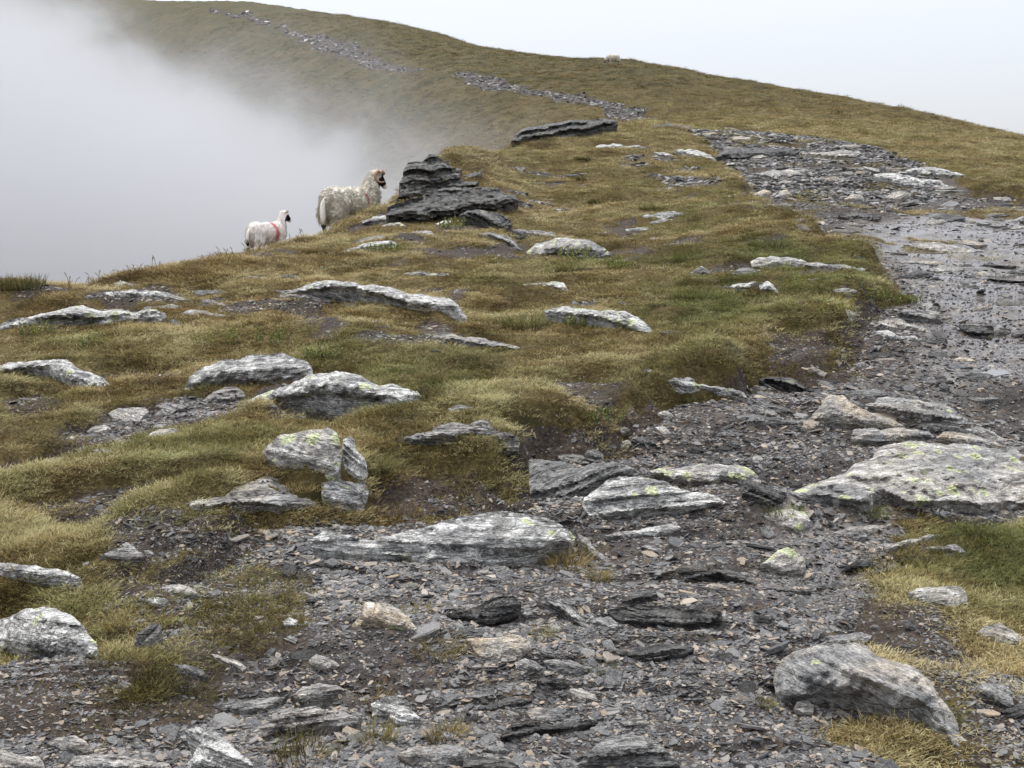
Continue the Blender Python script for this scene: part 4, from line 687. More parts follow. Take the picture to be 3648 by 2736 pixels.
# ------------------------------------------------------------------ scatter by geometry nodes from meshes that stand in the scene
def scatter(name, V, rot, scale, idx, tone, green, protos, label, mat):
    me = bpy.data.meshes.new(name); me.vertices.add(len(V)); me.vertices.foreach_set('co', np.asarray(V, np.float32).ravel())
    fattr(me, 'rot', rot, 'FLOAT_VECTOR'); fattr(me, 'scl', scale, 'FLOAT_VECTOR'); fattr(me, 'idx', idx, 'INT'); fattr(me, 'tone', tone); fattr(me, 'green', green)
    me.materials.append(mat)
    ob = link(name, me); gt = bpy.data.node_groups.new(name, 'GeometryNodeTree')
    gt.interface.new_socket('Geometry', in_out='INPUT', socket_type='NodeSocketGeometry'); gt.interface.new_socket('Geometry', in_out='OUTPUT', socket_type='NodeSocketGeometry')
    N = gt.nodes; K = gt.links; gi = N.new('NodeGroupInput'); go = N.new('NodeGroupOutput')
    jn = N.new('GeometryNodeJoinGeometry')
    for pr in reversed(protos):
        oi = N.new('GeometryNodeObjectInfo'); oi.inputs['Object'].default_value = pr; oi.inputs['As Instance'].default_value = True; K.new(oi.outputs['Geometry'], jn.inputs[0])
    def na(nm, ty):
        n = N.new('GeometryNodeInputNamedAttribute'); n.data_type = ty; n.inputs[0].default_value = nm; return n.outputs[0]
    ip = N.new('GeometryNodeInstanceOnPoints'); K.new(gi.outputs[0], ip.inputs['Points']); K.new(jn.outputs[0], ip.inputs['Instance']); ip.inputs['Pick Instance'].default_value = True
    K.new(na('idx', 'INT'), ip.inputs['Instance Index'])
    er = N.new('FunctionNodeEulerToRotation'); K.new(na('rot', 'FLOAT_VECTOR'), er.inputs[0]); K.new(er.outputs[0], ip.inputs['Rotation'])
    K.new(na('scl', 'FLOAT_VECTOR'), ip.inputs['Scale']); K.new(ip.outputs[0], go.inputs[0])
    md = ob.modifiers.new('scatter', 'NODES'); md.node_group = gt
    return tag(ob, label, None, None, 'stuff')

# footprints of rocks in plan -> reject points
def clear_of_rocks(P, margin=0.0):
    ok = np.ones(len(P), bool)
    for poly, ztop in FOOT:
        mn, mx = poly.min(0) - margin, poly.max(0) + margin
        m = np.nonzero((P[:, 0] > mn[0]) & (P[:, 0] < mx[0]) & (P[:, 1] > mn[1]) & (P[:, 1] < mx[1]))[0]
        if len(m) == 0: continue
        ins = inpoly(P[m], poly)
        if margin: ins |= distpoly(P[m], poly) < margin
        ok[m[ins]] = False
    return ok

# ------------------------------------------------------------------ grass
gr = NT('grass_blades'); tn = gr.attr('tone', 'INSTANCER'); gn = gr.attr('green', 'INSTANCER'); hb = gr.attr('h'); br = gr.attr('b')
cdry = gr.ramp(gr.math('ADD', tn, gr.math('MULTIPLY', gr.math('SUBTRACT', br, .5), .45)), [(0, (.034, .023, .011)), (.25, (.135, .086, .034)), (.5, (.270, .188, .074)), (.75, (.41, .325, .150)), (1, (.60, .52, .30))])
cgrn = gr.ramp(gr.math('ADD', tn, gr.math('MULTIPLY', gr.math('SUBTRACT', br, .5), .4)), [(0, (.032, .038, .014)), (.35, (.092, .105, .034)), (.7, (.175, .190, .062)), (1, (.31, .32, .13))])
cg_ = gr.mix(gn, cdry, cgrn)
cg_ = gr.mix(gr.step(hb, .0, .55), gr.mix(.75, cg_, (.036, .026, .015)), cg_)  # dead-thatch brown at the root, with the shade down there painted in too
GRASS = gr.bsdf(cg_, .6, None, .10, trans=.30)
def blades(n, rad, hmin, hmax, w, lean, seed, curl=.5, segs=2):
    r_ = np.random.default_rng(seed); V = []; Fc = []; Hh = []; Bb = []
    for k in range(n):
        a = r_.uniform(0, 2 * math.pi); d = rad * math.sqrt(r_.uniform()); bx, by = d * math.cos(a), d * math.sin(a)
        hh = r_.uniform(hmin, hmax); az = a + r_.normal(0, .9); le = abs(r_.normal(lean, .3)); ww = w * r_.uniform(.6, 1.3); rb = r_.uniform()
        side = np.array([-math.sin(az + .7), math.cos(az + .7), 0]); base = len(V); x = np.array([bx, by, -.006]); d3 = np.array([math.cos(az) * math.sin(le), math.sin(az) * math.sin(le), math.cos(le)])
        for q in range(segs + 1):
            f = q / segs; wv = ww * (1 - f ** 1.5)
            if q < segs: V += [x - side * wv / 2, x + side * wv / 2]; Hh += [f, f]; Bb += [rb, rb]
            else: V.append(x); Hh.append(1); Bb.append(rb)
            le2 = le + curl * (f + 1 / segs); d3 = np.array([math.cos(az) * math.sin(le2), math.sin(az) * math.sin(le2), math.cos(le2)]); x = x + d3 * hh / segs
        for q in range(segs):
            i = base + 2 * q
            if q < segs - 1: Fc += [(i, i + 1, i + 3), (i, i + 3, i + 2)]
            else: Fc.append((i, i + 1, i + 2))
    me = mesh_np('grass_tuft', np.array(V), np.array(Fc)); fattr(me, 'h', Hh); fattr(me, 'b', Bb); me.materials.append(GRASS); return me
def tuft(label, u, v, wpx, hpx, tone, green, seed, cat='grass tuft', name='grass_tuft', n=None, curl=.6, lean=.45, group=None, tile=None, thin=.0035, yy=(0, 60)):
    P = px('F', [(u, v)])[0]; s, t, Y = cast([P[0]], [P[1]], *yy); Y = float(Y[0]); x = float(s[0]) * Y
    k = .463 * Y / F; Wm, Hm = wpx * k, hpx * k
    me = blades(n or int(110 + Wm * 500), Wm * .42, Hm * .55, Hm * 1.25, max(thin, Y / F * .75), lean, seed, curl, 3)
    me.name = name
    ob = link(name, me, None, None, (x, Y, float(ground(x, Y)) - .004)); ob['tone'], ob['green'] = float(tone), float(green)
    return tag(ob, label, cat, group)
TU = [('dark green rushy tuft beside the path, larger of two', 1665, 535, 105, 34, .40, .95), ('round green tuft left of the larger rushy one', 1490, 568, 82, 36, .42, .9),
      ('big windswept green tuft beside the lichened curving rock', 1130, 705, 135, 42, .45, .95), ('green tuft alone in the middle of the turf', 965, 828, 92, 36, .35, .95),
      ('small green tuft right of the smooth pale rock strip', 1320, 748, 40, 18, .4, .9), ('faint green tuft below the lichened curving rock', 1270, 690, 40, 16, .4, .85),
      ('upper of two bright green grass cushions near the path', 1500, 640, 130, 26, .62, .95), ('lower of two bright green grass cushions near the path', 1560, 668, 120, 24, .58, .95),
      ('bright green grass clump in front of the great slab', 1690, 1105, 110, 34, .62, 1.0), ('green grass growing under the great slab edge', 1880, 1112, 90, 30, .5, 1.0),
      ('tall green grass beside the narrow upright rock', 815, 1020, 60, 70, .42, .9), ('small green clump on the gravel by the oval slate', 1295, 1440, 90, 22, .5, .85),
      ('dry brown tuft in the gravel left of the tan slab', 950, 1410, 130, 48, .48, .35), ('orange dry tuft in front of the rough pale rock', 800, 1500, 120, 32, .62, .05),
      ('olive tuft near the bottom edge, right of two', 815, 1600, 90, 66, .50, .55), ('dark tuft near the bottom edge, left of two', 655, 1635, 150, 70, .32, .5),
      ('rusty tuft against the right end of the central boulder', 1225, 1225, 110, 66, .5, .2), ('straw-coloured tuft right of the rusty one', 1290, 1250, 60, 40, .55, .4),
      ('dry straw patch above the three-cornered tan rock', 905, 1322, 120, 26, .66, .2), ('olive tuft by the foot of the dark pointed rock', 1170, 1375, 70, 34, .55, .6),
      ('thin straw tuft low in the gravel', 965, 1590, 110, 52, .5, .3), ('tan cushion of grass behind the upright oval stone', 300, 1345, 170, 46, .55, .25),
      ('dry fringe of grass on the broad pale slab', 660, 1052, 110, 22, .62, .2), ('yellowish tuft left of the nearer whaleback', 500, 922, 60, 34, .6, .5),
      ('green sprig between stones in the left gully', 242, 1012, 50, 18, .5, .9), ('tuft overhanging the dark peat below the nearer whaleback', 690, 905, 190, 50, .42, .15),
      ('green grass below the lichened mid-ridge boulder', 1235, 585, 80, 26, .48, .8), ('green tuft in the right-hand turf by the path', 2050, 1190, 120, 26, .45, .9),
      ('grass clump in the crack beside the rounded boulder', 2030, 1560, 110, 60, .4, .7), ('grass sprig growing from the rounded boulder', 1650, 1520, 50, 28, .45, .6),
      ('dark tussock high on the ridge turf', 1250, 390, 40, 14, .25, .7), ('second dark tussock high on the ridge turf', 1290, 440, 45, 14, .25, .7), ('green tussock band below the ridge top', 1420, 452, 90, 16, .4, .9), ('green tuft near the stone line below the far outcrop', 1260, 345, 45, 10, .3, .8)]
tufts = [tuft(lab, u, v, w_, h_, tn_, gn_, 100 + i) for i, (lab, u, v, w_, h_, tn_, gn_) in enumerate(TU)]
tuft('dark rush clump on the skyline at the left edge', 45, 624, 125, 34, .22, .75, 300, 'rushes', 'rush_tuft', 420, .12, .18, None, None, .004)
# small turf tufts by the bottom edge: seen in the photograph, and the source of the turf's scatter
protoG = []
for i, (u, v, lab) in enumerate([(60, 1490, 'matted brown turf tuft below the left-edge boulder'), (130, 1530, 'matted turf tuft lowest in the left-hand grass'), (200, 1475, 'matted turf tuft right of the left-hand grass'), (2090, 1430, 'short turf tuft at the right side dirt'), (1960, 1400, 'thin turf tuft right behind the rounded boulder'), (1850, 1390, 'sparse turf tuft left behind the rounded boulder')]):
    P = px('F', [(u, v)])[0]; s, t, Y = cast([P[0]], [P[1]]); x = float(s[0] * Y[0]); y = float(Y[0])
    me = blades(44, .070, .020, .052, .0038, .50, 400 + i, .65, 2)
    ob = link('turf_tuft', me, None, None, (x, y, float(ground(x, y)))); ob['tone'], ob['green'] = .5, .3
    tag(ob, lab, 'grass tuft', 'small turf tufts'); protoG.append(ob)
def grow(name, label, N, l0, l1, hs, ws, seed, keep=None, smax=.70, ta=0, ga=0, sparse=None):
    r_ = np.random.default_rng(seed); s = r_.uniform(-smax, smax, N); l = r_.uniform(math.log(l0), math.log(l1), N); Y = np.exp(l); x = s * Y
    b = bare_at(s, l); P = np.stack([x, Y], 1); pat = fbm(P * 2.3, 3, 61); pr = np.clip(1.05 - b * 1.35 + pat * .35, 0, 1) * sstep(.66, .45, b - pat * .10) * (.30 + .70 * sstep(-.30, .12, fbm(P * np.clip(60 / Y, 2.5, 9)[:, None], 3, 62)))
    if sparse: pr = pr * sstep(sparse[1], sparse[1] + .15, fbm(P * sparse[0], 3, 91 + seed))
    ok = (r_.uniform(size=N) < pr) & clear_of_rocks(P, .0)
    # turf is not grown where the slope behind the edge is out of sight
    z = ground(x, Y); tt = (z - EYE) / Y
    hid = (Y > 22) & (Y < 60) & (tt < -.06); ok &= ~hid
    s, l, Y, x, z, b, pat = [q[ok] for q in (s, l, Y, x, z, b, pat)]; n = len(x); P = np.stack([x, Y], 1)
    u, v = st2pix(s, (z - EYE) / Y)
    grn = .28 + .62 * fbm(P * .75, 4, 71) + .35 * fbm(P * 3.1, 3, 74)
    for cu, cv, rr, amt in GREEN:
        cu, cv = cu * .463, cv * .463; rr *= .463
        grn += amt * np.exp(-(((u - cu) / rr) ** 2 + ((v - cv) / (rr * .38)) ** 2))
    grn = np.clip(grn + ga + r_.normal(0, .13, n), 0, 1)
    tone = np.clip(ta + .60 + .50 * fbm(P * 1.3 + 5, 4, 72) + .46 * fbm(P * 6, 2, 73) + r_.normal(0, .10, n) + sstep(10, 18, Y) * .05 - sstep(45, 100, Y) * .30, 0, 1)
    sw = ws(Y) * r_.uniform(.75, 1.3, n); sh = hs(Y) * r_.uniform(.6, 1.4, n) * (1 + .5 * np.clip(pat, -.6, 1)) * (1 - .45 * b)
    rot = np.stack([r_.normal(0, .16, n), r_.normal(0, .16, n), r_.uniform(0, 6.28, n)], 1)
    return scatter(name, np.stack([x, Y, z], 1), rot, np.stack([sw, sw, sh], 1), r_.integers(0, len(protoG), n), tone, grn, protoG, label, GRASS)
GREEN = [(1500, 650, 110, .5), (1600, 690, 150, .35), (1670, 540, 110, .35), (1400, 480, 150, .25), (1480, 560, 80, .3), (850, 1000, 70, .45), (2150, 1150, 200, .55), (2180, 1280, 150, .45), (1700, 1110, 90, .6), (1250, 560, 120, .35), (1780, 590, 150, .45), (980, 770, 220, .2), (900, 830, 160, .25), (1330, 690, 120, .2), (400, 960, 150, .35), (120, 900, 180, .15), (100, 1450, 200, .1), (300, 560, 400, -.35), (700, 560, 300, -.30), (1100, 430, 250, -.2), (1300, 500, 160, -.25), (900, 640, 200, -.15), (700, 1150, 250, -.25), (1900, 1480, 200, .2)]
grow('grass', 'short matted brown and olive turf of the near ridge', 310000, 2.6, 46, lambda Y: .62 + .020 * Y, lambda Y: .72 + .062 * Y, 1)
grow('grass', 'tussocky turf of the far hillside', 80000, 42, 230, lambda Y: 2.0 + .012 * Y, lambda Y: 1.9 + .030 * Y, 2, smax=.5)
grow('grass', 'darker green tussocks standing out of the ridge turf', 26000, 5, 46, lambda Y: 1.0 + .035 * Y, lambda Y: .65 + .05 * Y, 3, ta=-.16, ga=.42, sparse=(1.5, .16))
grow('grass', 'bleached straw tussocks in the ridge turf', 26000, 3.2, 46, lambda Y: .95 + .03 * Y, lambda Y: .6 + .05 * Y, 4, ta=.20, ga=-.4, sparse=(1.9, .12))
grow('grass', 'dark tussocks dotting the far hillside', 16000, 40, 190, lambda Y: 3.2 + .02 * Y, lambda Y: 2.2 + .03 * Y, 5, smax=.5, ta=-.30, ga=.2, sparse=(.30, .18))

# ------------------------------------------------------------------ bilberry and stalks
bl = NT('bilberry_leaves'); bb = bl.attr('b'); tn = bl.attr('tone', 'OBJECT')
BIL = bl.bsdf(bl.ramp(bl.math('ADD', bb, tn), [(0, (.05, .07, .018)), (.35, (.12, .15, .03)), (.65, (.24, .25, .05)), (.85, (.33, .22, .06)), (1, (.30, .10, .04))]), .45, None, .4, trans=.25)
def bilberry(label, u, v, wpx, hpx, tone, seed):
    P = px('F', [(u, v)])[0]; s, t, Y = cast([P[0]], [P[1]]); Y = float(Y[0]); x = float(s[0]) * Y; k = .463 * Y / F; Wm, Hm = wpx * k, hpx * k
    r_ = np.random.default_rng(seed); V, Fc, B = [], [], []
    for q in range(26):
        a = r_.uniform(0, 6.28); d = Wm * .5 * math.sqrt(r_.uniform()); c = np.array([d * math.cos(a), d * math.sin(a) * .8, -.01]); dirn = np.array([r_.normal(0, .35), r_.normal(0, .35), 1]); dirn /= np.linalg.norm(dirn); hh = Hm * r_.uniform(.6, 1.2)
        i = len(V); V += [c + (-.003, 0, 0), c + (.003, 0, 0), c + dirn * hh]; Fc.append((i, i + 1, i + 2)); B += [0, 0, 0]
        for w in range(15):
            f = r_.uniform(.3, 1); ctr = c + dirn * hh * f; n = r_.normal(size=3); n /= np.linalg.norm(n); m = np.cross(n, r_.normal(size=3)); m /= np.linalg.norm(m); ls = r_.uniform(.010, .019) * max(1, Y / 9); i = len(V)
            V += [ctr, ctr + n * ls * .5 + m * ls * .32, ctr + n * ls, ctr + n * ls * .5 - m * ls * .32]; Fc += [(i, i + 1, i + 2), (i, i + 2, i + 3)]; B += [float(r_.uniform(0, .7))] * 4
    me = mesh_np('bilberry_plant', np.array(V), np.array(Fc)); fattr(me, 'b', B); me.materials.append(BIL)
    ob = link('bilberry_plant', me, None, None, (x, Y, float(ground(x, Y)))); ob['tone'] = float(tone); tag(ob, label, 'shrub')
for i, a_ in enumerate([('yellow-green bilberry left below the long left rock', 78, 722, 70, 34, .1), ('brightest bilberry sprigs right below the long left rock', 205, 745, 80, 40, .12), ('bilberry mat with orange leaves in the left turf', 465, 740, 110, 40, .15), ('darker bilberry right of the orange-leaved mat', 590, 742, 90, 36, .0), ('second dark bilberry above the nearer whaleback', 700, 770, 90, 30, -.05), ('bilberry at the foot of the lichened mid-ridge boulder', 1240, 562, 90, 30, .08), ('sparse bilberry right of the lichened mid-ridge boulder', 1345, 580, 80, 24, .0), ('golden bilberry mound below the long lichen-white slab', 1740, 625, 110, 36, .14), ('orange bilberry on the bank above the path', 1790, 672, 120, 34, .28), ('bilberry on the bank right of the orange one', 1880, 645, 90, 26, .02), ('bilberry in front of the rounded black rock', 975, 495, 60, 26, .08), ('bilberry on the white-topped ledge below the ewe', 830, 545, 70, 22, .05), ('brown-leaved bilberry over the central bank', 1290, 905, 120, 34, -.1), ('bilberry in front of the lichened curving rock', 1250, 700, 90, 22, .12), ('bilberry on the skyline bank near the path corner', 1950, 655, 90, 26, -.05)]): bilberry(*a_, 500 + i)
_V, _F, _H, _B = [], [], [], []
for k in range(46):
    f = random.random(); u = 120 + 540 * f; v = 616 - 95 * f - 30 * max(0, f - .75) * 4 * .4
    P = px('F', [(u, v + 9)])[0]; s, t, Y = cast([P[0]], [P[1]], 8, 24); Y = float(Y[0]); x = float(s[0]) * Y; z = float(ground(x, Y))
    hh = random.uniform(.07, .19); ln = random.uniform(-.10, .10); b0 = len(_V)
    for q, (f2, w_) in enumerate(((0, .006), (.7, .005), (.85, .012), (1, .004))):
        xx = x + ln * f2 * f2; _V += [(xx - w_ / 2, Y, z + hh * f2), (xx + w_ / 2, Y + .002, z + hh * f2)]; _H += [f2] * 2; _B += [.3] * 2
    for q in range(3): i = b0 + 2 * q; _F.append((i, i + 1, i + 3, i + 2))
me = mesh_np('grass', np.array(_V), np.array(_F)); fattr(me, 'h', _H); fattr(me, 'b', _B); me.materials.append(GRASS)
_o = link('grass', me); _o['tone'] = .35; _o['green'] = .1; tag(_o, 'thin dry seed stalks along the left skyline of the ridge', kind='stuff')

# ------------------------------------------------------------------ loose slate
fl = NT('slate_chip'); tn = fl.attr('tone', 'INSTANCER'); p = fl.objc()
fc = fl.ramp(tn, [(0, (.024, .024, .025)), (.35, (.060, .061, .063)), (.62, (.125, .124, .122)), (.78, (.20, .19, .178)), (.86, (.25, .190, .125)), (.93, (.32, .26, .19)), (1, (.45, .44, .42))])
fn = fl.noise(p, 3.5, 4, .6); fc = fl.mix(fl.math('MULTIPLY', fl.step(fn, .45, .7), .5), fc, fl.mix(.5, fc, (.30, .29, .28)))
CHIP = fl.bsdf(fc, .40, fl.bump(fl.noise(fl.mapping(p, (1, 1, 6)), 5, 4), .35, .1), .38)
def flake_mesh(seed, th=.22, name='slate_chip', mat=None, layers=1):
    r_ = np.random.default_rng(seed); n = int(r_.integers(5, 8)) if layers == 1 else int(r_.integers(8, 12)); ang = np.sort(r_.uniform(0, 2 * math.pi, n) * .35 + np.arange(n) * 2 * math.pi / n * .8)
    ang = np.linspace(0, 2 * math.pi, n, endpoint=False) + r_.uniform(-.28, .28, n) * (6 / n); rad = r_.uniform(.62, 1.12, n); el = r_.uniform(.55, .95)
    P2 = np.stack([np.cos(ang) * rad, np.sin(ang) * rad * el], 1); V, Fc = [], []; rings = []
    if layers == 1: prof = [(-.5, .9), (.25, 1.0), (.5, .86)]
    else:
        prof = []; zz = -.6
        for k in range(layers):
            sc = 1.0 - .13 * k + r_.uniform(-.05, .05); prof += [(zz, sc), (zz + 1.1 / layers, sc * .97)]; zz += 1.1 / layers
    shx = r_.uniform(-.08, .08, 2)
    for k, (zf, sc) in enumerate(prof):
        i = len(V); j = r_.normal(0, .03 if layers == 1 else .045, (n, 2))
        tl = r_.uniform(-.12, .12, 2)
        for q in range(n): w = P2[q] * sc + j[q] + shx * zf; V.append((w[0], w[1], th * (zf + (w @ tl) + r_.normal(0, .05))))
        rings.append(list(range(i, i + n)))
    for a_, b_ in zip(rings[:-1], rings[1:]):
        for q in range(n): q2 = (q + 1) % n; Fc.append((a_[q], a_[q2], b_[q2], b_[q]))
    Fc.append(tuple(rings[-1])); Fc.append(tuple(rings[0][::-1]))
    me = mesh_np(name, np.array(V), Fc); me.materials.append(mat or CHIP); fattr(me, 'bv', np.array(V) * np.array([.35, .35, 1.0]), 'FLOAT_VECTOR'); return me
chipM = [flake_mesh(900 + i, .16 + .10 * random.random()) for i in range(8)]
stoneM = [flake_mesh(950 + i, .42, 'flat_stone', ROCK, 3) for i in range(9)]
def slope_rot(x, y, e=.06):
    gx = (ground(x + e, y) - ground(x - e, y)) / (2 * e); gy = (ground(x, y + e) - ground(x, y - e)) / (2 * e); return gx, gy
# hand-sized and larger flat stones, by zone: polygon (full view), count, size range in pixels, label, looks, group
def zone_pts(poly, n, y1=60, tries=60, mind=0):
    pp = px('F', poly); mn, mx = pp.min(0), pp.max(0); q = rng.uniform(mn, mx, (n * tries, 2)); q = q[inpoly(q, pp)]; keep = []
    for a in q:
        if len(keep) >= n: break
        if all(abs(a[0] - b[0]) > mind or abs(a[1] - b[1]) > mind * .4 for b in keep): keep.append(a)
    q = np.array(keep); s, t, Y = cast(q[:, 0], q[:, 1], 0, y1); P = np.stack([s * Y, Y], 1); ok = clear_of_rocks(P, .0); return q[ok], P[ok]
UPZ = [(1480, 282), (1600, 276), (1750, 295), (1900, 325), (1990, 355), (2080, 405), (2150, 435), (2212, 440), (2212, 500), (2000, 490), (1850, 520), (1780, 515), (1700, 480), (1640, 430), (1600, 370), (1560, 325)]
MIDZ = [(1850, 560), (2212, 500), (2212, 850), (2100, 860), (1950, 830), (1760, 840), (1700, 830), (1850, 800), (1880, 700), (1990, 670), (1920, 600)]
BAYZ = [(1350, 950), (1450, 910), (1600, 880), (1680, 880), (1800, 960), (1780, 1060), (1640, 1050), (1560, 1010), (1400, 1000)]
FOREZ = [(360, 1290), (600, 1200), (900, 1200), (1300, 1260), (1500, 1150), (1700, 1200), (1820, 1260), (1780, 1340), (1680, 1420), (1640, 1500), (1680, 1600), (1700, 1659), (300, 1659), (450, 1500), (400, 1400)]
GULZ = [(30, 1020), (230, 975), (200, 930), (240, 895), (420, 860), (520, 875), (430, 930), (250, 985)]
TURFZ = [(560, 560), (900, 560), (1300, 460), (1500, 420), (1560, 500), (1800, 600), (1700, 680), (1300, 800), (900, 760), (700, 700), (350, 640)]
LEFTZ = [(200, 1180), (620, 1190), (450, 1290), (340, 1400), (300, 1560), (180, 1590), (230, 1400), (180, 1260)]
RGTZ = [(1950, 1160), (2060, 1190), (2090, 1290), (2212, 1420), (2212, 1560), (2050, 1500), (1900, 1440), (1820, 1370), (1900, 1290)]
for zi, (poly, n, (a0, a1), lab, looks, grp, md) in enumerate([
    (UPZ, 112, (6, 30), 'flat slate stone in the rubble of the upper path', 'GLPDTG', 'rubble on the upper path', 4),
    (MIDZ, 46, (7, 34), 'flat slate stone half sunk in the wet right-hand path', 'GPDSTD', 'stones in the right-hand path', 5),
    (BAYZ, 22, (6, 22), 'flat stone on the gravel bay below the bank', 'GPSTD', 'stones in the gravel bay', 5),
    (FOREZ, 66, (9, 36), 'flat slate stone set in the foreground gravel', 'GSDTDB', 'stones in the foreground gravel', 7),
    (GULZ, 14, (4, 11), 'small flat stone in the left gully', 'GPS', 'stones in the left gully', 4),
    (TURFZ, 22, (4, 13), 'small pale stone showing through the ridge turf', 'LGPD', 'stones showing through the turf', 14),
    (LEFTZ, 12, (5, 13), 'small stone on the bare soil at the left', 'GSDT', 'stones on the left soil', 6),
    (RGTZ, 12, (5, 14), 'small stone on the worn dirt at the lower right', 'GSPT', 'stones on the right dirt', 6)]):
    q, P = zone_pts(poly, n, mind=md)
    for (u, v), (x, y) in zip(q, P):
        w_ = random.uniform(a0, a1) * random.uniform(.6, 1) * y / F * .55; gx, gy = slope_rot(x, y)
        ob = bpy.data.objects.new('flat_stone', random.choice(stoneM)); COL.objects.link(ob)
        z = float(ground(x, y)); ob.location = (x, y, z + w_ * .04); ob.scale = (w_ * 1.25, w_, w_ * random.uniform(.5, 1.1) * (.55 if a1 > 25 else 1))
        nrm = Vector((-gx, -gy, 1)).normalized(); qq = nrm.to_track_quat('Z', 'Y') @ Matrix.Rotation(random.uniform(-.5, .5) + random.choice((0, math.pi)), 3, 'Z').to_quaternion()
        ob.rotation_euler = (qq @ Matrix.Rotation(random.gauss(.05, .13), 3, 'X').to_quaternion() @ Matrix.Rotation(random.gauss(0, .12), 3, 'Y').to_quaternion()).to_euler()
        lc = random.choice(looks); lk = LOOK[lc]; ob['lw'], ob['ly'], ob['tone'], ob['tan'], ob['str'] = lk[0], lk[1] * .5, lk[2] * random.uniform(.7, 1.0), lk[3], lk[4] * .6
        pm, pM = px('F', poly).min(0), px('F', poly).max(0); fx_, fy_ = (u - pm[0]) / (pM[0] - pm[0]), (v - pm[1]) / (pM[1] - pm[1])
        where = ('far', 'middle', 'near')[min(2, int(fy_ * 3))] + ' ' + ('left', 'centre', 'right')[min(2, int(fx_ * 3))]
        lb = '%s %s, %s part' % ({'G': 'grey', 'L': 'white-crusted', 'P': 'pale', 'D': 'dark', 'T': 'tan', 'S': 'bluish', 'B': 'blackish'}[lc], lab, where)
        tag(ob, lb, 'stone', lb + ' group')
# 300 slate chips that show largest, one by one
q, P = zone_pts(FOREZ, 300, mind=3.2)
HUES = [('blue-black', .0, .30), ('dark grey', .30, .5), ('mid grey', .5, .7), ('tan', .83, .92), ('whitish', .95, 1)]
PLACE = [((0, 700), (0, 1400), 'upper left of the foreground gravel'), ((0, 700), (1400, 1700), 'lower left of the foreground gravel'), ((700, 1250), (0, 1300), 'gravel below the central boulder'), ((700, 1250), (1300, 1480), 'gravel round the dark pointed rock'), ((700, 1250), (1480, 1700), 'bottom gravel left of the streaked boulder'), ((1250, 2212), (0, 1330), 'path above the broad black ledge'), ((1250, 2212), (1330, 1500), 'gravel left of the rounded boulder'), ((1250, 2212), (1500, 1700), 'bottom gravel near the rounded boulder')]
chips = []
for k, ((u, v), (x, y)) in enumerate(zip(q, P)):
    hn, t0, t1 = HUES[int(rng.choice(5, p=[.38, .32, .2, .08, .02]))]; fu, fv = u / .463, v / .463
    pl = next((c for a, b, c in PLACE if a[0] <= fu < a[1] and b[0] <= fv < b[1]), 'foreground gravel')
    w_ = random.uniform(4.5, 9) * y / F * .42; ob = bpy.data.objects.new('slate_chip', chipM[k % 8]); COL.objects.link(ob)
    gx, gy = slope_rot(x, y); ob.location = (x, y, float(ground(x, y)) + w_ * .10); ob.scale = (w_ * 1.1, w_, w_ * random.uniform(.7, 1.2))
    qq = Vector((-gx, -gy, 1)).normalized().to_track_quat('Z', 'Y') @ Matrix.Rotation(random.uniform(0, 6.28), 3, 'Z').to_quaternion() @ Matrix.Rotation(random.gauss(0, .15), 3, 'X').to_quaternion()
    ob.rotation_euler = qq.to_euler(); ob['tone'] = random.uniform(t0, t1)
    tag(ob, 'loose %s slate chip on the %s' % (hn, pl), 'slate chip', '%s slate chips on the %s' % (hn, pl)); chips.append(ob)
def strew(name, label, N, l0, l1, size, seed, bmin=.45, protos=None, smax=.66, tmax=1.0):
    r_ = np.random.default_rng(seed); s = r_.uniform(-smax, smax, N); l = r_.uniform(math.log(l0), math.log(l1), N); Y = np.exp(l); x = s * Y; P = np.stack([x, Y], 1); b = bare_at(s, l)
    ok = (r_.uniform(size=N) < (.42 + sstep(-.40, .15, fbm(P * 1.5 + 3, 3, 18)))) & (b + fbm(P * 3, 3, 8) * .25 + r_.normal(0, .08, N) > bmin) & clear_of_rocks(P, .01)
    ok &= ~(inpoly(P, wetp) & (r_.uniform(size=N) < .45))
    for wp in PW: ok &= ~(inpoly(P, wp) & (r_.uniform(size=N) < .85))
    s, l, Y, x, P = s[ok], l[ok], Y[ok], x[ok], P[ok]; n = len(x)
    pat = fbm(P * 2.0, 4, 88); sz = size(Y) * np.exp(r_.normal(0, .42, n)) * (1 + .35 * pat); gx, gy = slope_rot(x, Y, .05); z = ground(x, Y)
    tone = np.clip(np.where(r_.uniform(size=n) < .20, r_.uniform(.76, .96, n), r_.uniform(0, .78, n) + pat * .2), 0, tmax)
    rot = np.stack([np.arctan(gy) + r_.normal(0, .22, n), -np.arctan(gx) + r_.normal(0, .22, n), r_.uniform(0, 6.28, n)], 1)
    return scatter(name, np.stack([x, Y, z + sz * .04], 1), rot, np.stack([sz * 1.1, sz, sz * r_.uniform(.6, 1.3, n)], 1), r_.integers(0, len(protos), n), tone, tone, protos, label, CHIP)
strew('gravel', 'loose blue-grey slate gravel of the path', 235000, 2.6, 24, lambda Y: .0078 + .00072 * Y, 5, .72, protos=chips[:8])
strew('gravel', 'larger slate pieces strewn through the path gravel', 7000, 3, 24, lambda Y: .015 + .0020 * Y, 9, .74, chips[:8], tmax=.84)
strew('gravel', 'fine slate grit on the path and bare soil', 280000, 2.7, 14, lambda Y: .0045 + .0006 * Y, 10, .52, chips[:8])
strew('gravel', 'coarse grey rubble of the far path on the hill', 260000, 22, 270, lambda Y: .02 + .00085 * Y, 6, .5, chips[:8], .35, tmax=.80)

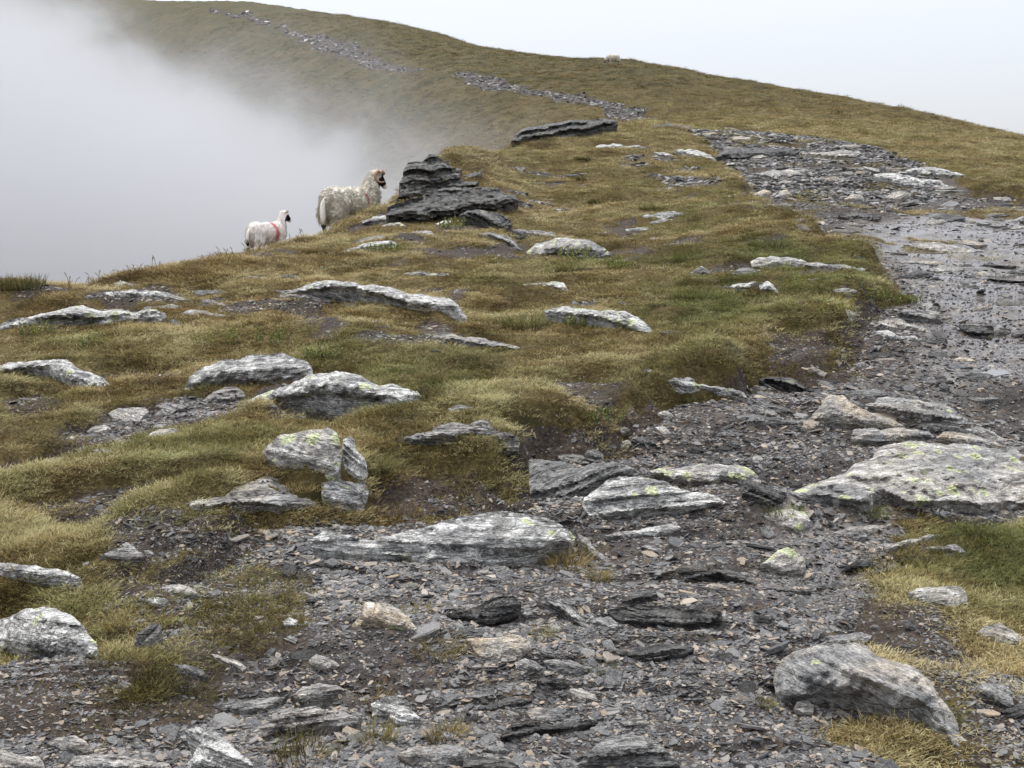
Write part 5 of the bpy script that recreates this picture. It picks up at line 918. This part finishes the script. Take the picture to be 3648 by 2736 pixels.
# ------------------------------------------------------------------ sheep
wo_ = NT('fleece'); p = wo_.objc(); cr = wo_.attr('warm', 'OBJECT'); dk = wo_.attr('dark'); rd = wo_.attr('red'); vb = wo_.attr('b')
wc = wo_.mix(cr, (.90, .85, .81), (.93, .88, .77)); wc = wo_.mix(wo_.math('MULTIPLY', wo_.step(wo_.noise(p, 22, 3, .6), .45, .7), .45), wc, wo_.mix(cr, (.92, .88, .84), (.76, .67, .52)))
wc = wo_.mix(wo_.math('MULTIPLY', vb, .30), wc, (.34, .27, .17)); wc = wo_.mix(rd, wc, (.62, .055, .075)); wc = wo_.mix(dk, wc, (.012, .011, .011))
WOOL = wo_.bsdf(wc, .9, wo_.bump(wo_.noise(p, 48, 4), .4, .02), .1, trans=.25)
hn_ = NT('horn'); p = hn_.objc(); HORN = hn_.bsdf(hn_.mix(hn_.noise(hn_.mapping(p, (1, 1, 1)), 40, 2), (.16, .085, .05), (.36, .22, .14)), .5, None, .4)
ey = NT('eye'); EYEM = ey.bsdf((.01, .008, .006), .15)
def blob(parts, voxel, it=4):
    bm = bmesh.new()
    def ell(c, r3, rot=None):
        M = Matrix.Translation(c) @ (rot.to_matrix().to_4x4() if rot is not None else Matrix()) @ Matrix.Diagonal((*r3, 1)); bmesh.ops.create_icosphere(bm, subdivisions=3, radius=1, matrix=M)
    for q in parts:
        if q[0] == 'e': ell(q[1], q[2], q[3] if len(q) > 3 else None)
        else:
            _, p0, p1, r0, r1 = q; p0, p1 = Vector(p0), Vector(p1); n = max(3, int((p1 - p0).length / (min(r0, r1) * .45)))
            for k in range(n + 1): f = k / n; rr = r0 + (r1 - r0) * f; ell(p0.lerp(p1, f), (rr, rr, rr))
    me = bpy.data.meshes.new('body'); bm.to_mesh(me); bm.free(); ob = bpy.data.objects.new('body', me); COL.objects.link(ob)
    m = ob.modifiers.new('r', 'REMESH'); m.mode = 'VOXEL'; m.voxel_size = voxel; sm = ob.modifiers.new('s', 'SMOOTH'); sm.iterations = it; sm.factor = .5
    dg = bpy.context.evaluated_depsgraph_get(); out = bpy.data.meshes.new_from_object(ob.evaluated_get(dg)); bpy.data.objects.remove(ob); bpy.data.meshes.remove(me); return out
def tube(name, pts, rads, mat, parent, n=8):
    V, Fc = [], []; pts = [Vector(q) for q in pts]
    for i, q in enumerate(pts):
        d = (pts[min(i + 1, len(pts) - 1)] - pts[max(i - 1, 0)]).normalized(); a = d.orthogonal().normalized()
        if i == 0: a0 = a
        else: a = (a0 - d * a0.dot(d)).normalized(); a0 = a
        b = d.cross(a)
        for k in range(n): t = 2 * math.pi * k / n; V.append(tuple(q + (a * math.cos(t) + b * math.sin(t)) * rads[i]))
    for i in range(len(pts) - 1):
        for k in range(n): k2 = (k + 1) % n; Fc.append((i * n + k, i * n + k2, (i + 1) * n + k2, (i + 1) * n + k))
    Fc += [tuple(range(n))[::-1], tuple(range((len(pts) - 1) * n, len(pts) * n))]
    return link(name, mesh_np(name, V, Fc, True), mat, parent)
def sheep(name, label, cat, loc, heading, k, lamb=False, graze=False, yaw=-12, locks=8500, red=True, tilt=0):
    root = bpy.data.objects.new(name, None); COL.objects.link(root); root.location = loc; root.rotation_euler = (0, tilt, heading); root.scale = (k, k, k); root.empty_display_size = .2
    tag(root, label, cat, 'sheep on the hill')
    w = .98 if lamb else 1.0; lg = .40
    parts = [('e', (0, 0, .60), (.46, .25 * w, .25 * w)), ('e', (-.34, 0, .60), (.26, .25 * w, .26 * w)), ('e', (.30, 0, .60), (.25, .225 * w, .26 * w)), ('e', (0, 0, .50), (.36, .22 * w, .20 * w))]
    yw = math.radians(yaw)
    if graze: H0 = Vector((.80, 0, .27)); fd = Vector((.35, 0, -.94)); nk = (.44, 0, .60)
    elif lamb: H0 = Vector((.60, 0, 1.02)); fd = Vector((math.cos(yw) * .72, math.sin(yw) * .72, -.69)); nk = (.40, 0, .68)
    else: H0 = Vector((.66, -.03, 1.06)); fd = Vector((math.cos(yw) * .62, math.sin(yw) * .62, -.78)); nk = (.40, 0, .70)
    fd.normalize(); sd_ = Vector((0, 0, 1)).cross(fd).normalized(); up = fd.cross(sd_).normalized()
    parts += [('c', nk, H0 - fd * .03 - up * .04, .19 * (.8 if lamb else 1), .105), ('e', H0, (.105, .085, .095), fd.to_track_quat('X', 'Z')), ('c', H0 + fd * .03, H0 + fd * .20 - up * .012, .080, .050)]
    for sy in (-1, 1):
        parts += [('e', (-.40, sy * .15 * w, .44), (.15, .095, .20)), ('c', (-.43, sy * .15 * w, .36), (-.50, sy * .14 * w, .24), .075 if not lamb else .055, .05), ('c', (-.50, sy * .14 * w, .24), (-.455, sy * .14 * w, .02), .040, .032),
                  ('e', (.30, sy * .14 * w, .44), (.12, .075, .17)), ('c', (.31, sy * .13 * w, .34), (.32, sy * .13 * w, .22), .055, .040), ('c', (.32, sy * .13 * w, .22), (.31, sy * .13 * w, .02), .036, .032)]
    me = blob(parts, .020 if not lamb else .02); V = np.array([v.co[:] for v in me.vertices]); me.calc_loop_triangles(); Nn = np.array([v.normal[:] for v in me.vertices])
    h0, f_, u_, s_ = [np.array(q) for q in (H0, fd, up, sd_)]; R = V - h0; hx, hy, hz = R @ f_, R @ s_, R @ u_
    head = (np.linalg.norm(R - f_ * .06, axis=1) < .235) & (hx > -.05)
    leg = V[:, 2] < .26
    if graze: leg = leg & ~head & (V[:, 0] < .5)
    wool = ~(head | leg)
    V2 = V + Nn * (np.where(wool, fbm(V * 11, 3, 4) * .035 + .012, 0))[:, None] * (.5 if lamb else 1)
    me.vertices.foreach_set('co', V2.astype(np.float32).ravel())
    nz = fbm(V * 9, 3, 15)
    dark = np.where(head, sstep(-.01, .02, hx + nz * .05 - .02) * (1 - sstep(.165, .195, hx)) * (1 - sstep(.06, .075, hz) * (hx < .05)), 0)
    dark = np.maximum(dark, np.where(leg, sstep(.0, .25, fbm(V * 7, 2, 44)) * .95, 0))
    fattr(me, 'dark', dark)
    if lamb: red_ = sstep(.115, .02, np.abs(V[:, 0] + nz * .03 - (.10 + .10 * (.8 - V[:, 2]) - .45 * (V[:, 2] - .60) ** 2))) * np.clip(.72 + nz * .5, 0, .9)
    else: red_ = sstep(.050, .022, np.abs(V[:, 0] - (.16 + .22 * (.85 - V[:, 2])))) * (V[:, 1] < .10) * sstep(.32, .55, V[:, 2]) * .62
    red_ = red_ * wool * red * (1 if lamb else np.clip(.7 + nz, 0, 1)); fattr(me, 'red', red_); fattr(me, 'b', np.clip(.35 - (V[:, 2] - .6) * 1.3 + nz * .3, 0, 1) * (0 if lamb else 1) * wool + (.75 * wool if graze else 0))  # wool browner lower down: shade under the top light put into the colour
    me.polygons.foreach_set('use_smooth', np.ones(len(me.polygons), bool))
    bd = link('body', me, WOOL, root); bd['warm'] = 0.15 if lamb else 1.0
    # fleece: many short locks on the woolly part
    if locks:
        r_ = np.random.default_rng(3); ids = r_.choice(np.nonzero(wool & (V[:, 2] > .22))[0], locks); b = V2[ids]; nn_ = Nn[ids]; ll = (.060 if not lamb else .022) * r_.uniform(.6, 1.4, locks)
        d = nn_ * .8 + np.array([-.15, 0, -.95]) + r_.normal(0, .35, (locks, 3)); d /= np.linalg.norm(d, axis=1)[:, None]; sx = np.cross(d, r_.normal(size=(locks, 3))); sx /= np.linalg.norm(sx, axis=1)[:, None]; sy = np.cross(d, sx); wd = (.008 if not lamb else .008)
        b = b + r_.normal(0, .008, b.shape); tip = b + d * ll[:, None] + np.array([0, 0, -.008])
        LV = np.stack([b + sx * wd, b - sx * .5 * wd + sy * .87 * wd, b - sx * .5 * wd - sy * .87 * wd, tip], 1).reshape(-1, 3); i0 = np.arange(locks)[:, None] * 4
        LF = np.concatenate([i0 + np.array([[0, 1, 3]]), i0 + np.array([[1, 2, 3]]), i0 + np.array([[2, 0, 3]])], 0)
        lm = mesh_np('fleece', LV, LF, True); fattr(lm, 'dark', np.zeros(len(LV))); fattr(lm, 'red', np.repeat(red_[ids], 4)); fattr(lm, 'b', np.repeat(np.clip((0 if lamb else 1.1 if graze else .2) + r_.normal(0, .16, locks) - (V[ids][:, 2] - .6) * .8, 0, 1.3 if graze else 1), 4) * (0 if lamb else 1))  # locks carry the same painted shading, browner towards the belly
        fo = link('fleece', lm, WOOL, root); fo['warm'] = bd['warm']; fo['kind'] = 'stuff'
    # ears, horns, eyes, tail
    for sy in (-1, 1):
        c = h0 - f_ * .035 + u_ * .03 + s_ * sy * .075; ax = s_ * sy * .80 - f_ * .45 + u_ * (.22 if lamb else .05); ax /= np.linalg.norm(ax); L_ = .16 if lamb else .145; nrm = np.cross(ax, f_); nrm /= np.linalg.norm(nrm); wd = np.cross(nrm, ax)
        EV, EF = [], []
        for q, (f2, ww) in enumerate(((0, .022), (.3, .040), (.65, .036), (1, .006))):
            for sgn, th in ((-1, 0), (0, .012), (1, 0), (0, -.006)): EV.append(c + ax * L_ * f2 + wd * ww * sgn + nrm * th)
        for q in range(3):
            for e in range(4): EF.append((q * 4 + e, q * 4 + (e + 1) % 4, q * 4 + 4 + (e + 1) % 4, q * 4 + 4 + e))
        EF += [(0, 3, 2, 1), (12, 13, 14, 15)]
        em = mesh_np('ear', EV, EF, True); fattr(em, 'dark', np.array([.0] * 16) if not (graze) else np.ones(16)); fattr(em, 'red', np.zeros(16)); fattr(em, 'b', np.zeros(16)); eo = link('ear', em, WOOL, root); eo['warm'] = .1
        bm = bmesh.new(); bmesh.ops.create_icosphere(bm, subdivisions=2, radius=.014, matrix=Matrix.Translation(Vector(h0 + f_ * .055 + s_ * sy * .078 + u_ * .03))); em = bpy.data.meshes.new('eye'); bm.to_mesh(em); bm.free(); link('eye', em, EYEM, root)
        if not lamb:
            pts = []; rr = []
            for q in range(15):
                a = q / 14 * 4.4; rad_ = .135 - .040 * q / 14
                pts.append(h0 + u_ * (.085) + s_ * sy * (.055 + .15 * (q / 14) ** .7) + (-f_ * math.sin(a) * rad_ * .9 + u_ * (math.cos(a) - 1) * rad_ * .95) ); rr.append(.044 * (1 - .75 * q / 14))
            tube('horn', pts, rr, HORN, root)
    tp = [(-.55, 0, .70), (-.62, 0, .62), (-.645, 0, .50), (-.64, 0, .36), (-.63, 0, .26 if not lamb else .30)]
    to = tube('tail', tp, [.035, .045, .05, .045, .03] if not lamb else [.03, .032, .034, .036, .02], WOOL, root, 10); tm = to.data; nT = len(tm.vertices); zz = np.array([v.co.z for v in tm.vertices])
    fattr(tm, 'dark', (sstep(.46, .40, zz) if lamb else zz * 0)); fattr(tm, 'red', zz * 0); fattr(tm, 'b', zz * 0); to['warm'] = .25
    return root
def stand(u, v, Y):
    s, t = pix2st(u, v); x = float(s) * Y; return (x, Y, EYE + float(t) * Y)
EW = stand(351, 236, 20.3); LMB = stand(268, 258, 18.3)
sheep('ewe', 'horned cream ewe with red mark and dark face on the skyline', 'sheep', (EW[0], EW[1], EW[2] - .05), math.radians(52), .98, yaw=-22)
sheep('lamb', 'white lamb with red band and black tail tip', 'lamb', (LMB[0], LMB[1], LMB[2] + .0), math.radians(56), .635, True, yaw=-14, locks=5000)
s_, t_, Y_ = cast([613.0], [65.0], 60, 200); fx, fy = float(s_[0] * Y_[0]), float(Y_[0])
sheep('sheep', 'distant sheep grazing on the crest of the hill', 'sheep', (fx, fy, float(ground(fx, fy)) + .06), math.radians(190), 1.0, graze=True, locks=2500, red=False)

# ------------------------------------------------------------------ cloud rising out of the valley on the left
hz = bpy.data.materials.new('cloud'); hz.use_nodes = True; n_ = hz.node_tree.nodes; k_ = hz.node_tree.links; n_.clear()
h = NT.__new__(NT); h.m, h.n, h.l = hz, n_, k_
po = h.pos(); sp = h.node('ShaderNodeSeparateXYZ'); h.put(sp.inputs[0], po); X_, Y__, Z_ = sp.outputs
ns = h.noise(h.mapping(po, (.8, .45, .9), (0, .45, 0)), .12, 5, .60, 1.2)
top = h.math('SUBTRACT', h.math('SUBTRACT', 4.1, h.math('MULTIPLY', h.math('ADD', X_, 3.0), .24)), Z_)
xq = h.math('ADD', X_, 3.0); top = h.math('ADD', top, h.math('MULTIPLY', h.math('MULTIPLY', xq, xq), .0042)); top = h.math('ADD', top, h.math('MULTIPLY', h.math('SUBTRACT', ns, .5), 19.0))
d1 = h.step(top, -2.5, 8.0)
d2 = h.step(h.math('ADD', X_, h.math('MULTIPLY', Y__, .03)), 13.0, -4.0)        # thins towards the ridge
d3 = h.step(Y__, 26, 44); d4 = h.step(Y__, 128, 108)
ns2 = h.noise(h.mapping(po, (1, .55, 1.3), (0, .5, 0)), .30, 5, .62, 1.0); d1 = h.math('MULTIPLY', d1, h.math('ADD', .10, h.math('MULTIPLY', h.step(h.math('ADD', ns2, h.math('MULTIPLY', d1, .42)), .38, .72), 1.1)))
dd = h.math('MULTIPLY', h.math('MULTIPLY', d1, d2), h.math('MULTIPLY', h.math('MULTIPLY', d3, d4), .070))
pv = h.node('ShaderNodeVolumePrincipled'); pv.inputs['Color'].default_value = (.66, .672, .70, 1); pv.inputs['Anisotropy'].default_value = .25
h.put(pv.inputs['Density'], dd); ou = h.node('ShaderNodeOutputMaterial'); k_.new(pv.outputs[0], ou.inputs['Volume'])
x0, x1, y0, y1, z0, z1 = -110, 16, 24, 130, -30, 44
me = mesh_np('haze', np.array([(x, y, z) for x in (x0, x1) for y in (y0, y1) for z in (z0, z1)]), [(0, 1, 3, 2), (4, 6, 7, 5), (0, 4, 5, 1), (2, 3, 7, 6), (0, 2, 6, 4), (1, 5, 7, 3)])
tag(link('haze', me, hz), 'bank of pale cloud rising from the valley on the left', kind='stuff')
